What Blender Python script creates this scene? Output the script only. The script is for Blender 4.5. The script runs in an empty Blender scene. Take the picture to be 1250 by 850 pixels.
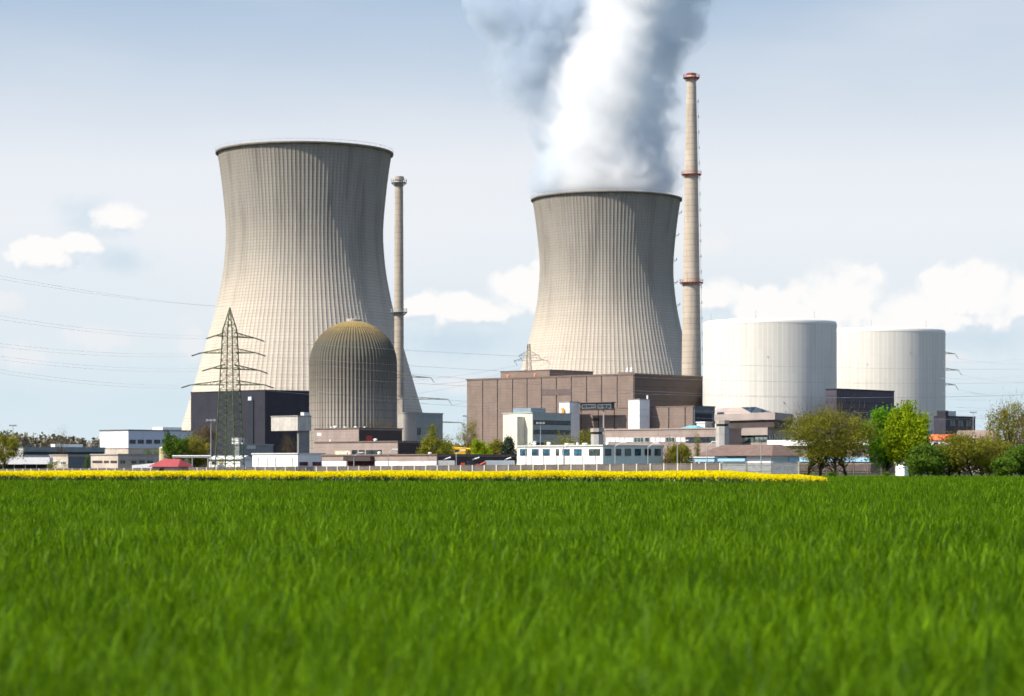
import bpy, bmesh, math, random
import numpy as np
from mathutils import Vector, Matrix

# ------------------------------------------------------------------ camera, sky, sun, exposure
S = bpy.context.scene
COL = S.collection
F, CX, HY, CZ = 2900.0, 625.0, 571.0, 1.15        # focal length / centre / horizon in photo pixels, eye height in metres

cam_d = bpy.data.cameras.new('camera')
cam = bpy.data.objects.new('camera', cam_d); COL.objects.link(cam)
cam.location = (0, 0, CZ); cam.rotation_euler = (math.radians(90), 0, 0)
cam_d.sensor_width = 36; cam_d.lens = F / 1250 * 36; cam_d.shift_y = (HY - 425) / 1250
cam_d.clip_start = 0.1; cam_d.clip_end = 20000
cam_d.dof.use_dof = True; cam_d.dof.focus_distance = 100; cam_d.dof.aperture_fstop = 2.4
S.camera = cam
S.view_settings.view_transform = 'Standard'; S.view_settings.look = 'None'
EXPO = 0.78
S.view_settings.exposure = EXPO; S.view_settings.gamma = 1
S.render.engine = 'CYCLES'
cy = S.cycles
cy.use_adaptive_sampling = True; cy.adaptive_threshold = 0.03; cy.adaptive_min_samples = 16
cy.use_denoising = True; cy.time_limit = 700
cy.max_bounces = 10; cy.diffuse_bounces = 3; cy.glossy_bounces = 2; cy.transmission_bounces = 4
cy.volume_bounces = 8; cy.transparent_max_bounces = 12
cy.volume_step_rate = 1.0; cy.volume_max_steps = 256
cy.caustics_reflective = False; cy.caustics_refractive = False

SUN_AZ, SUN_EL = math.radians(62), math.radians(47)      # 60 degrees to the left of straight behind the camera
sun_dir = Vector((-math.sin(SUN_AZ) * math.cos(SUN_EL), -math.cos(SUN_AZ) * math.cos(SUN_EL), math.sin(SUN_EL)))
sl = bpy.data.lights.new('sun', 'SUN'); sl.energy = 4.3; sl.angle = math.radians(0.53); sl.color = (1.0, 0.92, 0.80)
so = bpy.data.objects.new('sun', sl); COL.objects.link(so); so.rotation_euler = sun_dir.to_track_quat('Z', 'Y').to_euler()
so.location = (-300, -100, 400)


class N:
    """tiny node-expression helper"""
    def __init__(s, nt): s.nt = nt
    def new(s, t, **kw):
        n = s.nt.nodes.new(t)
        for k, v in kw.items(): setattr(n, k, v)
        return n
    def put(s, sock, v):
        if isinstance(v, bpy.types.NodeSocket): s.nt.links.new(v, sock)
        elif v is not None: sock.default_value = v
    def m(s, op, a, b=None, c=None, clamp=False):
        n = s.new('ShaderNodeMath', operation=op, use_clamp=clamp)
        for i, v in enumerate((a, b, c)): s.put(n.inputs[i], v) if v is not None else None
        return n.outputs[0]
    def v(s, op, a, b=None, scale=None):
        n = s.new('ShaderNodeVectorMath', operation=op)
        s.put(n.inputs[0], a)
        if b is not None: s.put(n.inputs[1], b)
        if scale is not None: s.put(n.inputs['Scale'], scale)
        return n.outputs['Value'] if op in ('LENGTH', 'DOT_PRODUCT', 'DISTANCE') else n.outputs[0]
    def xyz(s, x, y, z):
        n = s.new('ShaderNodeCombineXYZ')
        for i, v in enumerate((x, y, z)): s.put(n.inputs[i], v)
        return n.outputs[0]
    def sep(s, vec):
        n = s.new('ShaderNodeSeparateXYZ'); s.put(n.inputs[0], vec); return n.outputs
    def ramp01(s, x, lo, hi, a=0.0, b=1.0, smooth=True):
        n = s.new('ShaderNodeMapRange', interpolation_type='SMOOTHSTEP' if smooth else 'LINEAR', clamp=True)
        for i, v in enumerate((x, lo, hi, a, b)): s.put(n.inputs[i], v)
        return n.outputs[0]
    def noise(s, vec, scale, detail=4, rough=0.55, dist=0.0, dim='3D', lac=2.0):
        n = s.new('ShaderNodeTexNoise', noise_dimensions=dim)
        s.put(n.inputs['Vector'], vec); n.inputs['Scale'].default_value = scale; n.inputs['Detail'].default_value = detail
        n.inputs['Roughness'].default_value = rough; n.inputs['Distortion'].default_value = dist
        n.inputs['Lacunarity'].default_value = lac
        return n.outputs[0]
    def mix(s, f, a, b, mode='MIX'):
        n = s.new('ShaderNodeMix', data_type='RGBA', blend_type=mode)
        s.put(n.inputs[0], f)
        s.put(n.inputs[6], a if isinstance(a, bpy.types.NodeSocket) else (*a[:3], 1))
        s.put(n.inputs[7], b if isinstance(b, bpy.types.NodeSocket) else (*b[:3], 1))
        return n.outputs[2]
    def ramp(s, f, stops, interp='LINEAR'):
        n = s.new('ShaderNodeValToRGB'); cr = n.color_ramp; cr.interpolation = interp
        while len(cr.elements) < len(stops): cr.elements.new(0.5)
        for e, (p, c) in zip(cr.elements, stops): e.position = p; e.color = (*c[:3], 1)
        s.put(n.inputs[0], f)
        return n.outputs[0]


def srgb(r, g, b):
    f = lambda c: (c / 255 / 12.92) if c / 255 <= 0.04045 else ((c / 255 + 0.055) / 1.055) ** 2.4
    return (f(r), f(g), f(b))


# sky: Nishita overhead, a pale veil and cumulus low over the horizon
W = bpy.data.worlds.new('World'); S.world = W; W.use_nodes = True
nt = W.node_tree; nt.nodes.clear(); n = N(nt)
SKY_K = 0.14
sky = n.new('ShaderNodeTexSky', sky_type='NISHITA', sun_disc=False)
sky.sun_elevation = SUN_EL; sky.sun_rotation = math.atan2(sun_dir.x, sun_dir.y)
sky.air_density = 1.0; sky.dust_density = 1.0; sky.ozone_density = 1.5
d = n.new('ShaderNodeTexCoord').outputs['Generated']
dx, dy, dz = n.sep(d)
az = n.m('MULTIPLY', n.m('ARCTAN2', dx, dy), F)               # both in 'photo pixels' of angle
el = n.m('MULTIPLY', n.m('ARCSINE', dz), F)
K = 1 / SKY_K / 2 ** EXPO                                        # picture value -> sky value
def sv(r, g, b): c = srgb(r, g, b); return tuple(x * K for x in c)
low = n.ramp(n.m('DIVIDE', el, 700.0, clamp=True), [
    (0.0, srgb(218, 234, 242)), (0.12, srgb(212, 230, 240)), (0.25, srgb(222, 234, 242)), (0.42, srgb(236, 241, 247)),
    (0.52, srgb(233, 238, 245)), (0.66, srgb(205, 218, 233)), (0.80, srgb(177, 198, 222)), (1.0, srgb(154, 181, 213))])
veil = n.noise(n.xyz(n.m('MULTIPLY', az, 0.0016), n.m('MULTIPLY', el, 0.0045), 3.1), 1.0, 4, 0.5)
low = n.mix(n.ramp01(veil, 0.38, 0.72, 0.0, 0.35), low, srgb(243, 244, 247))
low = n.v('SCALE', low, scale=K)
# cumulus: ellipses give the place, noise the shape
p2 = n.xyz(n.m('MULTIPLY', az, 0.01), n.m('MULTIPLY', el, 0.01), 0.0)
def puffs(p):
    w = n.new('ShaderNodeTexNoise'); w.inputs['Scale'].default_value = 2.6; w.inputs['Detail'].default_value = 4; n.put(w.inputs['Vector'], p)
    q = n.v('ADD', p, n.v('SCALE', n.v('SUBTRACT', w.outputs[1], (.5, .5, .5)), scale=0.34))
    def vor(sc):
        v = n.new('ShaderNodeTexVoronoi', feature='F1'); v.inputs['Scale'].default_value = sc
        n.put(v.inputs['Vector'], q); return n.m('SUBTRACT', 1.0, v.outputs['Distance'])
    return n.m('ADD', n.m('ADD', n.m('MULTIPLY', n.noise(p, 2.1, 10, 0.55, 0.1), 0.62), n.m('MULTIPLY', vor(3.4), 0.24)), n.m('MULTIPLY', vor(8.0), 0.14))
fb = n.m('SUBTRACT', puffs(p2), 0.06)
fb_sun = n.m('SUBTRACT', puffs(n.v('ADD', p2, (-0.05, 0.11, 0.0))), 0.06)
def ell(cx, cyy, rx, ry):
    a = n.m('DIVIDE', n.m('SUBTRACT', az, cx - CX), rx)
    b = n.m('DIVIDE', n.m('SUBTRACT', el, HY - cyy), ry)
    q = n.m('SQRT', n.m('ADD', n.m('MULTIPLY', a, a), n.m('MULTIPLY', b, b)))
    return n.m('SUBTRACT', 1.0, q)
def union(lst):
    o = ell(*lst[0])
    for e in lst[1:]: o = n.m('MAXIMUM', o, ell(*e))
    return o
CUM = [(147, 271, 42, 30), (100, 305, 40, 20), (62, 318, 58, 28), 
               (560, 380, 80, 34), (520, 376, 48, 24), (640, 362, 62, 48), (690, 352, 70, 60), (590, 385, 60, 24),
               (872, 366, 50, 34), (930, 385, 80, 40), (1022, 370, 82, 60), (1000, 396, 150, 44), (1110, 390, 90, 46), (1178, 370, 98, 64),
               (1245, 372, 60, 44), (1160, 396, 140, 26), (1330, 380, 90, 50), ]
white = union(CUM); under = union([(x_, y_ + ry_ * 0.6, rx_, ry_) for x_, y_, rx_, ry_ in CUM]); side = n.m('SUBTRACT', white, under)
wm = n.ramp01(n.m('ADD', white, n.m('MULTIPLY', n.m('SUBTRACT', fb, 0.5), 1.12)), 0.02, n.m('ADD', 0.22, n.m('MULTIPLY', n.ramp01(n.noise(p2, 0.9, 3, 0.5), 0.4, 0.62), 0.45)))
wisp = union([(12, 374, 44, 22), (236, 425, 42, 60), (40, 440, 70, 30), (125, 418, 80, 26), (560, 470, 110, 26), (1110, 440, 120, 24), (850, 300, 90, 30)])
wsm = n.ramp01(n.m('ADD', wisp, n.m('MULTIPLY', n.m('SUBTRACT', fb, 0.5), 1.4)), 0.2, 0.75, 0.0, 0.55)
blue = union([(150, 322, 62, 28), (120, 270, 70, 40), (560, 418, 120, 34), (1010, 425, 120, 30), (1190, 415, 120, 34), (690, 70, 10, 10)])
bm = n.ramp01(n.m('ADD', blue, n.m('MULTIPLY', n.m('SUBTRACT', fb, 0.5), 1.0)), 0.0, 0.95, 0.0, 0.5)
wm = n.m('MULTIPLY', wm, n.ramp01(side, -0.55, -0.10, 0.25, 1.0))
lit = n.ramp01(n.m('ADD', side, n.m('MULTIPLY', n.m('SUBTRACT', fb, fb_sun), 1.6)), -0.45, 0.12)
wcol = n.mix(lit, sv(216, 228, 239), sv(254, 253, 252))
low = n.mix(bm, low, sv(190, 214, 231))
low = n.mix(wsm, low, sv(244, 243, 244))
low = n.mix(wm, low, wcol)
up = n.ramp01(n.m('ARCSINE', dz), math.radians(13), math.radians(30))
final = n.mix(up, low, sky.outputs[0])
bg = n.new('ShaderNodeBackground'); n.put(bg.inputs[0], final); bg.inputs[1].default_value = SKY_K
nt.links.new(bg.outputs[0], n.new('ShaderNodeOutputWorld').inputs[0])

rnd = random.Random(7)
rng = np.random.default_rng(11)


# ------------------------------------------------------------------ placing helpers
def WX(px, D): return (px - CX) / F * D
def WZ(py, D): return CZ + (HY - py) / F * D
UX, UY = 0.736, -0.677        # the site's grid: along the sunlit fronts (towards the viewer) ...
VX, VY = 0.677, 0.736         # ... and along the shaded sides (away from the viewer)
PHI = math.atan2(VY, VX)


def tag(o, label=None, cat=None, group=None, kind=None):
    if label: o['label'] = label
    if cat: o['category'] = cat
    if group: o['group'] = group
    if kind: o['kind'] = kind
    return o

def empty(name, loc, rz=0.0, label=None, cat=None, group=None):
    o = bpy.data.objects.new(name, None); COL.objects.link(o)
    o.location = loc; o.rotation_euler = (0, 0, rz); o.empty_display_size = 0.5
    return tag(o, label, cat, group)


class MB:
    """collects faces of one mesh"""
    def __init__(s): s.v = []; s.f = []; s.mi = []
    def add(s, vs, fs, mi=0):
        k = len(s.v); s.v += [tuple(p) for p in vs]; s.f += [tuple(i + k for i in f) for f in fs]; s.mi += [mi] * len(fs)
    def box(s, x0, x1, y0, y1, z0, z1, mi=0):
        s.add([(x0, y0, z0), (x1, y0, z0), (x1, y1, z0), (x0, y1, z0), (x0, y0, z1), (x1, y0, z1), (x1, y1, z1), (x0, y1, z1)],
              [(0, 3, 2, 1), (4, 5, 6, 7), (0, 1, 5, 4), (1, 2, 6, 5), (2, 3, 7, 6), (3, 0, 4, 7)], mi)
    def bar(s, p, q, r, r2=None, k=4, mi=0):
        p, q = Vector(p), Vector(q); d = q - p
        if d.length < 1e-6: return
        d.normalize(); a = d.orthogonal().normalized(); b = d.cross(a); r2 = r if r2 is None else r2
        vs = []
        for c, rr in ((p, r), (q, r2)):
            for i in range(k):
                t = 2 * math.pi * (i + 0.5) / k; vs.append(c + a * math.cos(t) * rr + b * math.sin(t) * rr)
        fs = [(i, (i + 1) % k, k + (i + 1) % k, k + i) for i in range(k)] + [tuple(range(k))[::-1], tuple(range(k, 2 * k))]
        s.add(vs, fs, mi)
    def tube(s, pts, rs, k=6, mi=0):
        pts = [Vector(p) for p in pts]; vs = []; fs = []
        a = None
        for i, p in enumerate(pts):
            d = (pts[min(i + 1, len(pts) - 1)] - pts[max(i - 1, 0)]).normalized()
            a = d.orthogonal().normalized() if a is None else (a - d * a.dot(d)).normalized()
            b = d.cross(a)
            for j in range(k):
                t = 2 * math.pi * j / k; vs.append(p + (a * math.cos(t) + b * math.sin(t)) * rs[i])
        for i in range(len(pts) - 1):
            for j in range(k): fs.append((i * k + j, i * k + (j + 1) % k, (i + 1) * k + (j + 1) % k, (i + 1) * k + j))
        fs += [tuple(range(k))[::-1], tuple(range((len(pts) - 1) * k, len(pts) * k))]
        s.add(vs, fs, mi)
    def lathe(s, prof, k=64, c=(0, 0, 0), mi=0, cap0=False, cap1=False):
        vs = [(c[0] + r * math.cos(2 * math.pi * j / k), c[1] + r * math.sin(2 * math.pi * j / k), c[2] + z) for r, z in prof for j in range(k)]
        fs = [(i * k + j, i * k + (j + 1) % k, (i + 1) * k + (j + 1) % k, (i + 1) * k + j) for i in range(len(prof) - 1) for j in range(k)]
        if cap0: fs.append(tuple(range(k))[::-1])
        if cap1: fs.append(tuple(range((len(prof) - 1) * k, len(prof) * k)))
        s.add(vs, fs, mi)
    def prism(s, poly, z0, z1, mi=0):
        k = len(poly)
        s.add([(x, y, z0) for x, y in poly] + [(x, y, z1) for x, y in poly],
              [(i, (i + 1) % k, k + (i + 1) % k, k + i) for i in range(k)] + [tuple(range(k))[::-1], tuple(range(k, 2 * k))], mi)
    def build(s, name, mats, parent=None, smooth=False, loc=None):
        me = bpy.data.meshes.new(name); me.from_pydata(s.v, [], s.f)
        for m in (mats if isinstance(mats, (list, tuple)) else [mats]): me.materials.append(m)
        me.polygons.foreach_set('material_index', s.mi)
        if smooth: me.polygons.foreach_set('use_smooth', [True] * len(me.polygons))
        me.update()
        o = bpy.data.objects.new(name, me); COL.objects.link(o)
        if parent: o.parent = parent
        if loc: o.location = loc
        return o


def np_mesh(name, V, Q, mat, tint=None, parent=None, smooth=False):
    """V (n,3), Q (m,4) or (m,3); tint per vertex"""
    me = bpy.data.meshes.new(name); k = Q.shape[1]
    me.vertices.add(len(V)); me.vertices.foreach_set('co', np.ascontiguousarray(V, dtype=np.float32).ravel())
    me.loops.add(Q.size); me.loops.foreach_set('vertex_index', np.ascontiguousarray(Q, dtype=np.int32).ravel())
    me.polygons.add(len(Q)); me.polygons.foreach_set('loop_start', np.arange(0, Q.size, k, dtype=np.int32))
    if smooth: me.polygons.foreach_set('use_smooth', np.ones(len(Q), dtype=bool))
    if tint is not None:
        a = me.attributes.new('tint', 'FLOAT', 'POINT'); a.data.foreach_set('value', np.ascontiguousarray(tint, dtype=np.float32))
    me.materials.append(mat); me.update(calc_edges=True)
    o = bpy.data.objects.new(name, me); COL.objects.link(o)
    if parent: o.parent = parent
    return o


# ------------------------------------------------------------------ materials
MATS = {}
def newmat(name):
    m = bpy.data.materials.new(name); m.use_nodes = True; m.node_tree.nodes.clear()
    k = N(m.node_tree); out = k.new('ShaderNodeOutputMaterial'); return m, k, out

def surf(name, col, rough=0.75, var=0.12, scale=0.35, stain=0.0, joint=None, bump=0.15, metal=0.0, spec=0.3):
    """painted / concrete / clad surface with mottling, rain streaks and panel joints"""
    if name in MATS: return MATS[name]
    m, k, out = newmat(name)
    obc = k.new('ShaderNodeTexCoord').outputs['Object']
    x, y, z = k.sep(obc)
    big = k.noise(obc, scale, 5, 0.6); fine = k.noise(obc, scale * 9, 3, 0.6)
    f = k.m('ADD', k.m('MULTIPLY', big, 0.65), k.m('MULTIPLY', fine, 0.35))
    dark = tuple(c * (1 - var * 1.6) for c in col); light = tuple(min(1, c * (1 + var)) for c in col)
    c = k.mix(k.ramp01(f, 0.3, 0.7), dark, light)
    if stain:
        st = k.noise(k.xyz(k.m('MULTIPLY', x, 1.3), k.m('MULTIPLY', y, 1.3), k.m('MULTIPLY', z, 0.06)), 1.0, 5, 0.65)
        c = k.mix(k.ramp01(st, 0.48, 0.78, 0.0, stain), c, tuple(q * 0.45 for q in col))
    if joint:
        w, h, t, amt = joint
        j1 = k.m('LESS_THAN', k.m('FRACT', k.m('DIVIDE', k.m('ADD', x, y), w)), t / w)
        j2 = k.m('LESS_THAN', k.m('FRACT', k.m('DIVIDE', k.m('ADD', z, 0.03), h)), t / h)
        c = k.mix(k.m('MULTIPLY', k.m('MAXIMUM', j1, j2), amt), c, tuple(q * 0.35 for q in col))
    b = k.new('ShaderNodeBsdfPrincipled'); k.put(b.inputs['Base Color'], c)
    b.inputs['Roughness'].default_value = rough; b.inputs['Metallic'].default_value = metal
    b.inputs['Specular IOR Level'].default_value = spec
    if bump:
        bn = k.new('ShaderNodeBump'); bn.inputs['Strength'].default_value = bump; bn.inputs['Distance'].default_value = 0.05
        k.put(bn.inputs['Height'], fine); k.put(b.inputs['Normal'], bn.outputs[0])
    k.put(out.inputs[0], b.outputs[0]); MATS[name] = m
    return m

def glass_mat(name, col=(0.02, 0.03, 0.04), rough=0.12):
    if name in MATS: return MATS[name]
    m, k, out = newmat(name)
    obc = k.new('ShaderNodeTexCoord').outputs['Object']
    nz = k.noise(obc, 0.6, 2, 0.5)
    b = k.new('ShaderNodeBsdfPrincipled')
    k.put(b.inputs['Base Color'], k.mix(k.ramp01(nz, 0.35, 0.65), tuple(c * 0.5 for c in col), tuple(c * 1.8 for c in col)))
    b.inputs['Roughness'].default_value = rough; b.inputs['Specular IOR Level'].default_value = 0.5
    k.put(out.inputs[0], b.outputs[0]); MATS[name] = m
    return m

def leaf_mat(name, dark, light, trans=0.35, rough=0.55, gloss=0.04, patch=0.0):
    if name in MATS: return MATS[name]
    m, k, out = newmat(name)
    at = k.new('ShaderNodeAttribute', attribute_name='tint').outputs['Fac']
    if patch:
        pn = k.noise(k.new('ShaderNodeNewGeometry').outputs['Position'], 0.12, 3, 0.55)
        at = k.m('ADD', at, k.m('MULTIPLY', k.m('SUBTRACT', pn, 0.5), patch), clamp=True)
    c = k.ramp(at, [(0.0, dark), (0.55, tuple((a + b) / 2 for a, b in zip(dark, light))), (1.0, light)])
    df = k.new('ShaderNodeBsdfDiffuse'); k.put(df.inputs[0], c)
    tr = k.new('ShaderNodeBsdfTranslucent'); k.put(tr.inputs[0], k.mix(0.5, c, tuple(min(1, q * 1.6) for q in light)))
    mx = k.new('ShaderNodeMixShader'); mx.inputs[0].default_value = trans
    k.put(mx.inputs[1], df.outputs[0]); k.put(mx.inputs[2], tr.outputs[0])
    gl = k.new('ShaderNodeBsdfGlossy'); gl.inputs['Roughness'].default_value = rough; gl.inputs[0].default_value = (1, 1, 1, 1)
    m2 = k.new('ShaderNodeMixShader'); m2.inputs[0].default_value = gloss
    k.put(m2.inputs[1], mx.outputs[0]); k.put(m2.inputs[2], gl.outputs[0])
    k.put(out.inputs[0], m2.outputs[0]); MATS[name] = m
    return m

BROWN = surf('brown_cladding', (0.215, 0.163, 0.135), 0.8, 0.10, 0.25, 0.12, (3.2, 1.1, 0.10, 0.45))
BROWN2 = surf('pink_brown_cladding', (0.31, 0.245, 0.215), 0.8, 0.10, 0.3, 0.18, (2.4, 0.9, 0.08, 0.4))
JOINT = surf('dark_joint', (0.055, 0.045, 0.05), 0.9)
BLACKM = surf('dark_blue_cladding', (0.030, 0.030, 0.042), 0.55, 0.15, 0.2, 0.1, (6.0, 1.6, 0.10, 0.35))
NAVY = surf('striped_dark_cladding', (0.065, 0.060, 0.080), 0.6, 0.1, 0.2, 0.0, (40.0, 2.2, 0.45, 0.55))
DARKF = surf('dark_brown_panel', (0.060, 0.048, 0.045), 0.7, 0.12, 0.3, 0.1)
WHITE = surf('white_render', (0.78, 0.77, 0.74), 0.7, 0.05, 0.4, 0.10, (2.5, 3.0, 0.06, 0.25))
WHITE2 = surf('white_sheet_metal', (0.80, 0.80, 0.79), 0.5, 0.04, 0.3, 0.06)
CREAM = surf('cream_render', (0.66, 0.62, 0.50), 0.8, 0.06, 0.4, 0.15)
GREYG = surf('grey_green_panel', (0.36, 0.40, 0.37), 0.7, 0.07, 0.4, 0.1, (2.4, 3.0, 0.06, 0.35))
GREY = surf('grey_concrete', (0.40, 0.39, 0.36), 0.9, 0.14, 0.3, 0.35, (3.0, 3.0, 0.07, 0.3))
LGREY = surf('light_grey_panel', (0.55, 0.55, 0.53), 0.7, 0.08, 0.3, 0.15, (3.4, 2.4, 0.07, 0.3))
BEIGE = surf('beige_concrete', (0.50, 0.43, 0.35), 0.9, 0.14, 0.4, 0.35)
TEALG = surf('teal_grey_roofing', (0.20, 0.26, 0.27), 0.6, 0.1, 0.3, 0.1)
REDF = surf('red_frame', (0.28, 0.02, 0.03), 0.6)
REDP = surf('red_paint', (0.50, 0.055, 0.03), 0.5)
REDC = surf('faded_red_paint', (0.30, 0.075, 0.05), 0.7)
REDROOF = surf('dark_red_roof', (0.27, 0.045, 0.05), 0.7, 0.12, 0.8, 0.15)
ORANGE = surf('orange_tiles', (0.62, 0.14, 0.05), 0.8, 0.12, 0.8, 0.1)
ORANGEP = surf('orange_paint', (0.75, 0.30, 0.03), 0.5)
ROOFT = surf('brown_roof_tiles', (0.17, 0.115, 0.095), 0.85, 0.18, 0.8, 0.1, (50, 0.42, 0.10, 0.5))
YELLOWT = surf('pale_yellow_tank', (0.60, 0.52, 0.30), 0.6, 0.1, 0.5, 0.25)
YCRANE = surf('yellow_paint', (0.75, 0.42, 0.02), 0.5)
BLUEA = surf('light_blue_band', (0.30, 0.52, 0.68), 0.5, 0.06)
TEAL = surf('teal_sheet', (0.15, 0.36, 0.38), 0.5, 0.06)
STEEL = surf('galvanised_steel', (0.36, 0.38, 0.39), 0.5, 0.08, 1.0, 0, None, 0, 0.3)
ROOFG = surf('grey_roof_felt', (0.30, 0.29, 0.28), 0.9)
WALLC = surf('weathered_precast', (0.145, 0.125, 0.112), 0.95, 0.2, 0.5, 0.5)
POSTC = surf('pale_concrete_post', (0.56, 0.52, 0.46), 0.9, 0.1, 0.5, 0.2)
PYLG = surf('green_painted_steel', (0.070, 0.105, 0.045), 0.6, 0.3, 0.5, 0.3)
PYLD = surf('grey_green_steel', (0.12, 0.13, 0.12), 0.6, 0.2, 0.5)
WIREM = surf('aluminium_cable', (0.40, 0.40, 0.41), 0.5)
INSG = glass_mat('green_glass', (0.10, 0.22, 0.20), 0.2)
PANE = glass_mat('dark_glass'); PANEB = glass_mat('blue_glass', (0.02, 0.09, 0.15)); PANEG = glass_mat('green_grey_glass', (0.05, 0.08, 0.075))
BARK = surf('bark', (0.085, 0.062, 0.045), 0.95, 0.25, 2.0, 0.2)
BARKP = surf('pale_bark', (0.16, 0.125, 0.095), 0.95, 0.25, 2.0, 0.2)
ASPH = surf('asphalt', (0.07, 0.068, 0.065), 0.95, 0.2, 0.2)


# ------------------------------------------------------------------ ground
def ground_mat():
    m, k, out = newmat('meadow_soil')
    p = k.new('ShaderNodeNewGeometry').outputs['Position']
    a = k.noise(p, 0.02, 5, 0.6); b2 = k.noise(p, 1.7, 5, 0.7)
    c = k.mix(k.ramp01(a, 0.35, 0.65), (0.035, 0.065, 0.012), (0.06, 0.085, 0.022))
    c = k.mix(k.ramp01(b2, 0.45, 0.75, 0, 0.7), c, (0.05, 0.038, 0.022))
    b = k.new('ShaderNodeBsdfPrincipled'); k.put(b.inputs['Base Color'], c); b.inputs['Roughness'].default_value = 1
    b.inputs['Specular IOR Level'].default_value = 0.1
    k.put(out.inputs[0], b.outputs[0]); return m
g = MB()
gx = np.linspace(-7000, 7000, 41); gy = np.linspace(-1500, 9000, 43)
for i in range(40):
    for j in range(42):
        g.add([(gx[i], gy[j], 0), (gx[i + 1], gy[j], 0), (gx[i + 1], gy[j + 1], 0), (gx[i], gy[j + 1], 0)], [(0, 1, 2, 3)])
tag(g.build('ground', ground_mat()), kind='structure')
yd = MB(); yd.add([(-330, 560, 0.004), (-60, 450, 0.004), (130, 420, 0.004), (330, 520, 0.004), (330, 1500, 0.004), (-330, 1500, 0.004)], [(0, 1, 2, 3, 4, 5)])
tag(yd.build('plant_yard', ASPH), kind='structure')


# ------------------------------------------------------------------ wheat and rapeseed
def blades(P, L, Wd, lean, az_, segs, curl, face):
    """ribbon blades: P (n,3) roots"""
    nB = len(P); V = np.zeros((nB, segs + 1, 2, 3)); t = np.linspace(0, 1, segs + 1)
    ca, sa = np.cos(az_), np.sin(az_)
    ang = lean[:, None] + curl[:, None] * t[None, :] ** 1.5
    step = (L / segs)[:, None]
    hx = np.concatenate([np.zeros((nB, 1)), np.cumsum(np.sin(ang[:, :-1]) * step, 1)], 1)
    hz = np.concatenate([np.zeros((nB, 1)), np.cumsum(np.cos(ang[:, :-1]) * step, 1)], 1)
    cen = np.stack([P[:, 0:1] + hx * ca[:, None], P[:, 1:2] + hx * sa[:, None], P[:, 2:3] + hz], -1)
    w = Wd[:, None] * np.clip(np.minimum(0.55 + 1.6 * t, 1.25 * (1 - t) ** 0.6 + 0.03), 0, 1)[None, :] * 0.5
    fx, fy = np.cos(face), np.sin(face)
    off = np.stack([w * fx[:, None], w * fy[:, None], np.zeros_like(w)], -1)
    V[:, :, 0] = cen - off; V[:, :, 1] = cen + off
    base = (np.arange(nB) * (segs + 1) * 2)[:, None]
    i = np.arange(segs)[None, :] * 2 + base
    Q = np.stack([i, i + 1, i + 3, i + 2], -1).reshape(-1, 4)
    return V.reshape(-1, 3), Q

def front_edge(x, y):       # far edge of the wheat as a function of bearing
    t = x / np.maximum(y, 1) * F + CX
    return np.where(t < 1006 , 156 - (t / 1000.0) * 20, 225.0) + 1.2 * np.sin(x * 0.9) + 0.8 * np.sin(x * 2.3 + 1)

Vs, Qs, Ts = [], [], []
k0 = 0
for (d0, d1, dens, segs, ws, mul) in ((2.6, 9, 1700, 5, 0.0085, 2.0), (9, 20, 900, 4, 0.011, 1.9), (20, 45, 380, 3, 0.016, 1.8), (45, 95, 140, 2, 0.027, 1.7), (95, 232, 46, 2, 0.042, 1.6)):
    area = mul * 0.2155 * (d1 ** 2 - d0 ** 2) + 2 * 0.8 * (d1 - d0); nn = int(area * dens)
    yy = np.sqrt(rng.uniform(d0 ** 2, d1 ** 2, nn)); hw = 0.2155 * mul * yy + 0.8; xx = rng.uniform(-1, 1, nn) * hw
    keep = yy < front_edge(xx, yy); xx, yy = xx[keep], yy[keep]; nn = len(xx)
    clump = 0.5 + 0.5 * np.sin(xx * 1.9 + 1.3 * np.sin(yy * 0.7)) * np.sin(yy * 1.3 + xx * 0.6)
    L = rng.normal(0.295, 0.06, nn) * (0.92 + 0.12 * clump); L = np.clip(L, 0.15, 0.52)
    tall = rng.random(nn) < 0.04; L[tall] *= 1.18
    root = rng.uniform(0, 0.12, nn); P = np.stack([xx, yy, root], 1)
    lean = np.abs(rng.normal(0.24, 0.18, nn)); azm = rng.uniform(0, 2 * np.pi, nn)
    curl = np.abs(rng.normal(0.95, 0.65, nn)); face = azm + np.pi / 2 + rng.normal(0, 0.5, nn)
    Wd = ws * rng.uniform(0.7, 1.35, nn)
    V, Q = blades(P, L, Wd, lean, azm, segs, curl, face)
    tb = np.clip(rng.normal(0.41, 0.30, nn) + 0.3 * (clump - 0.5), 0, 1)
    dry = rng.random(nn) < 0.012; tb[dry] = 1.0
    Vs.append(V); Qs.append(Q + k0); Ts.append(np.repeat(tb, (segs + 1) * 2)); k0 += len(V)
WHEAT = leaf_mat('wheat_leaf', (0.008, 0.036, 0.001), (0.155, 0.285, 0.003), 0.32, 0.5, 0.004, 0.75)
o = np_mesh('wheat', np.concatenate(Vs), np.concatenate(Qs), WHEAT, np.concatenate(Ts))
tag(o, 'young green wheat filling the field in front of the power plant', 'grass', kind='stuff')

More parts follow.
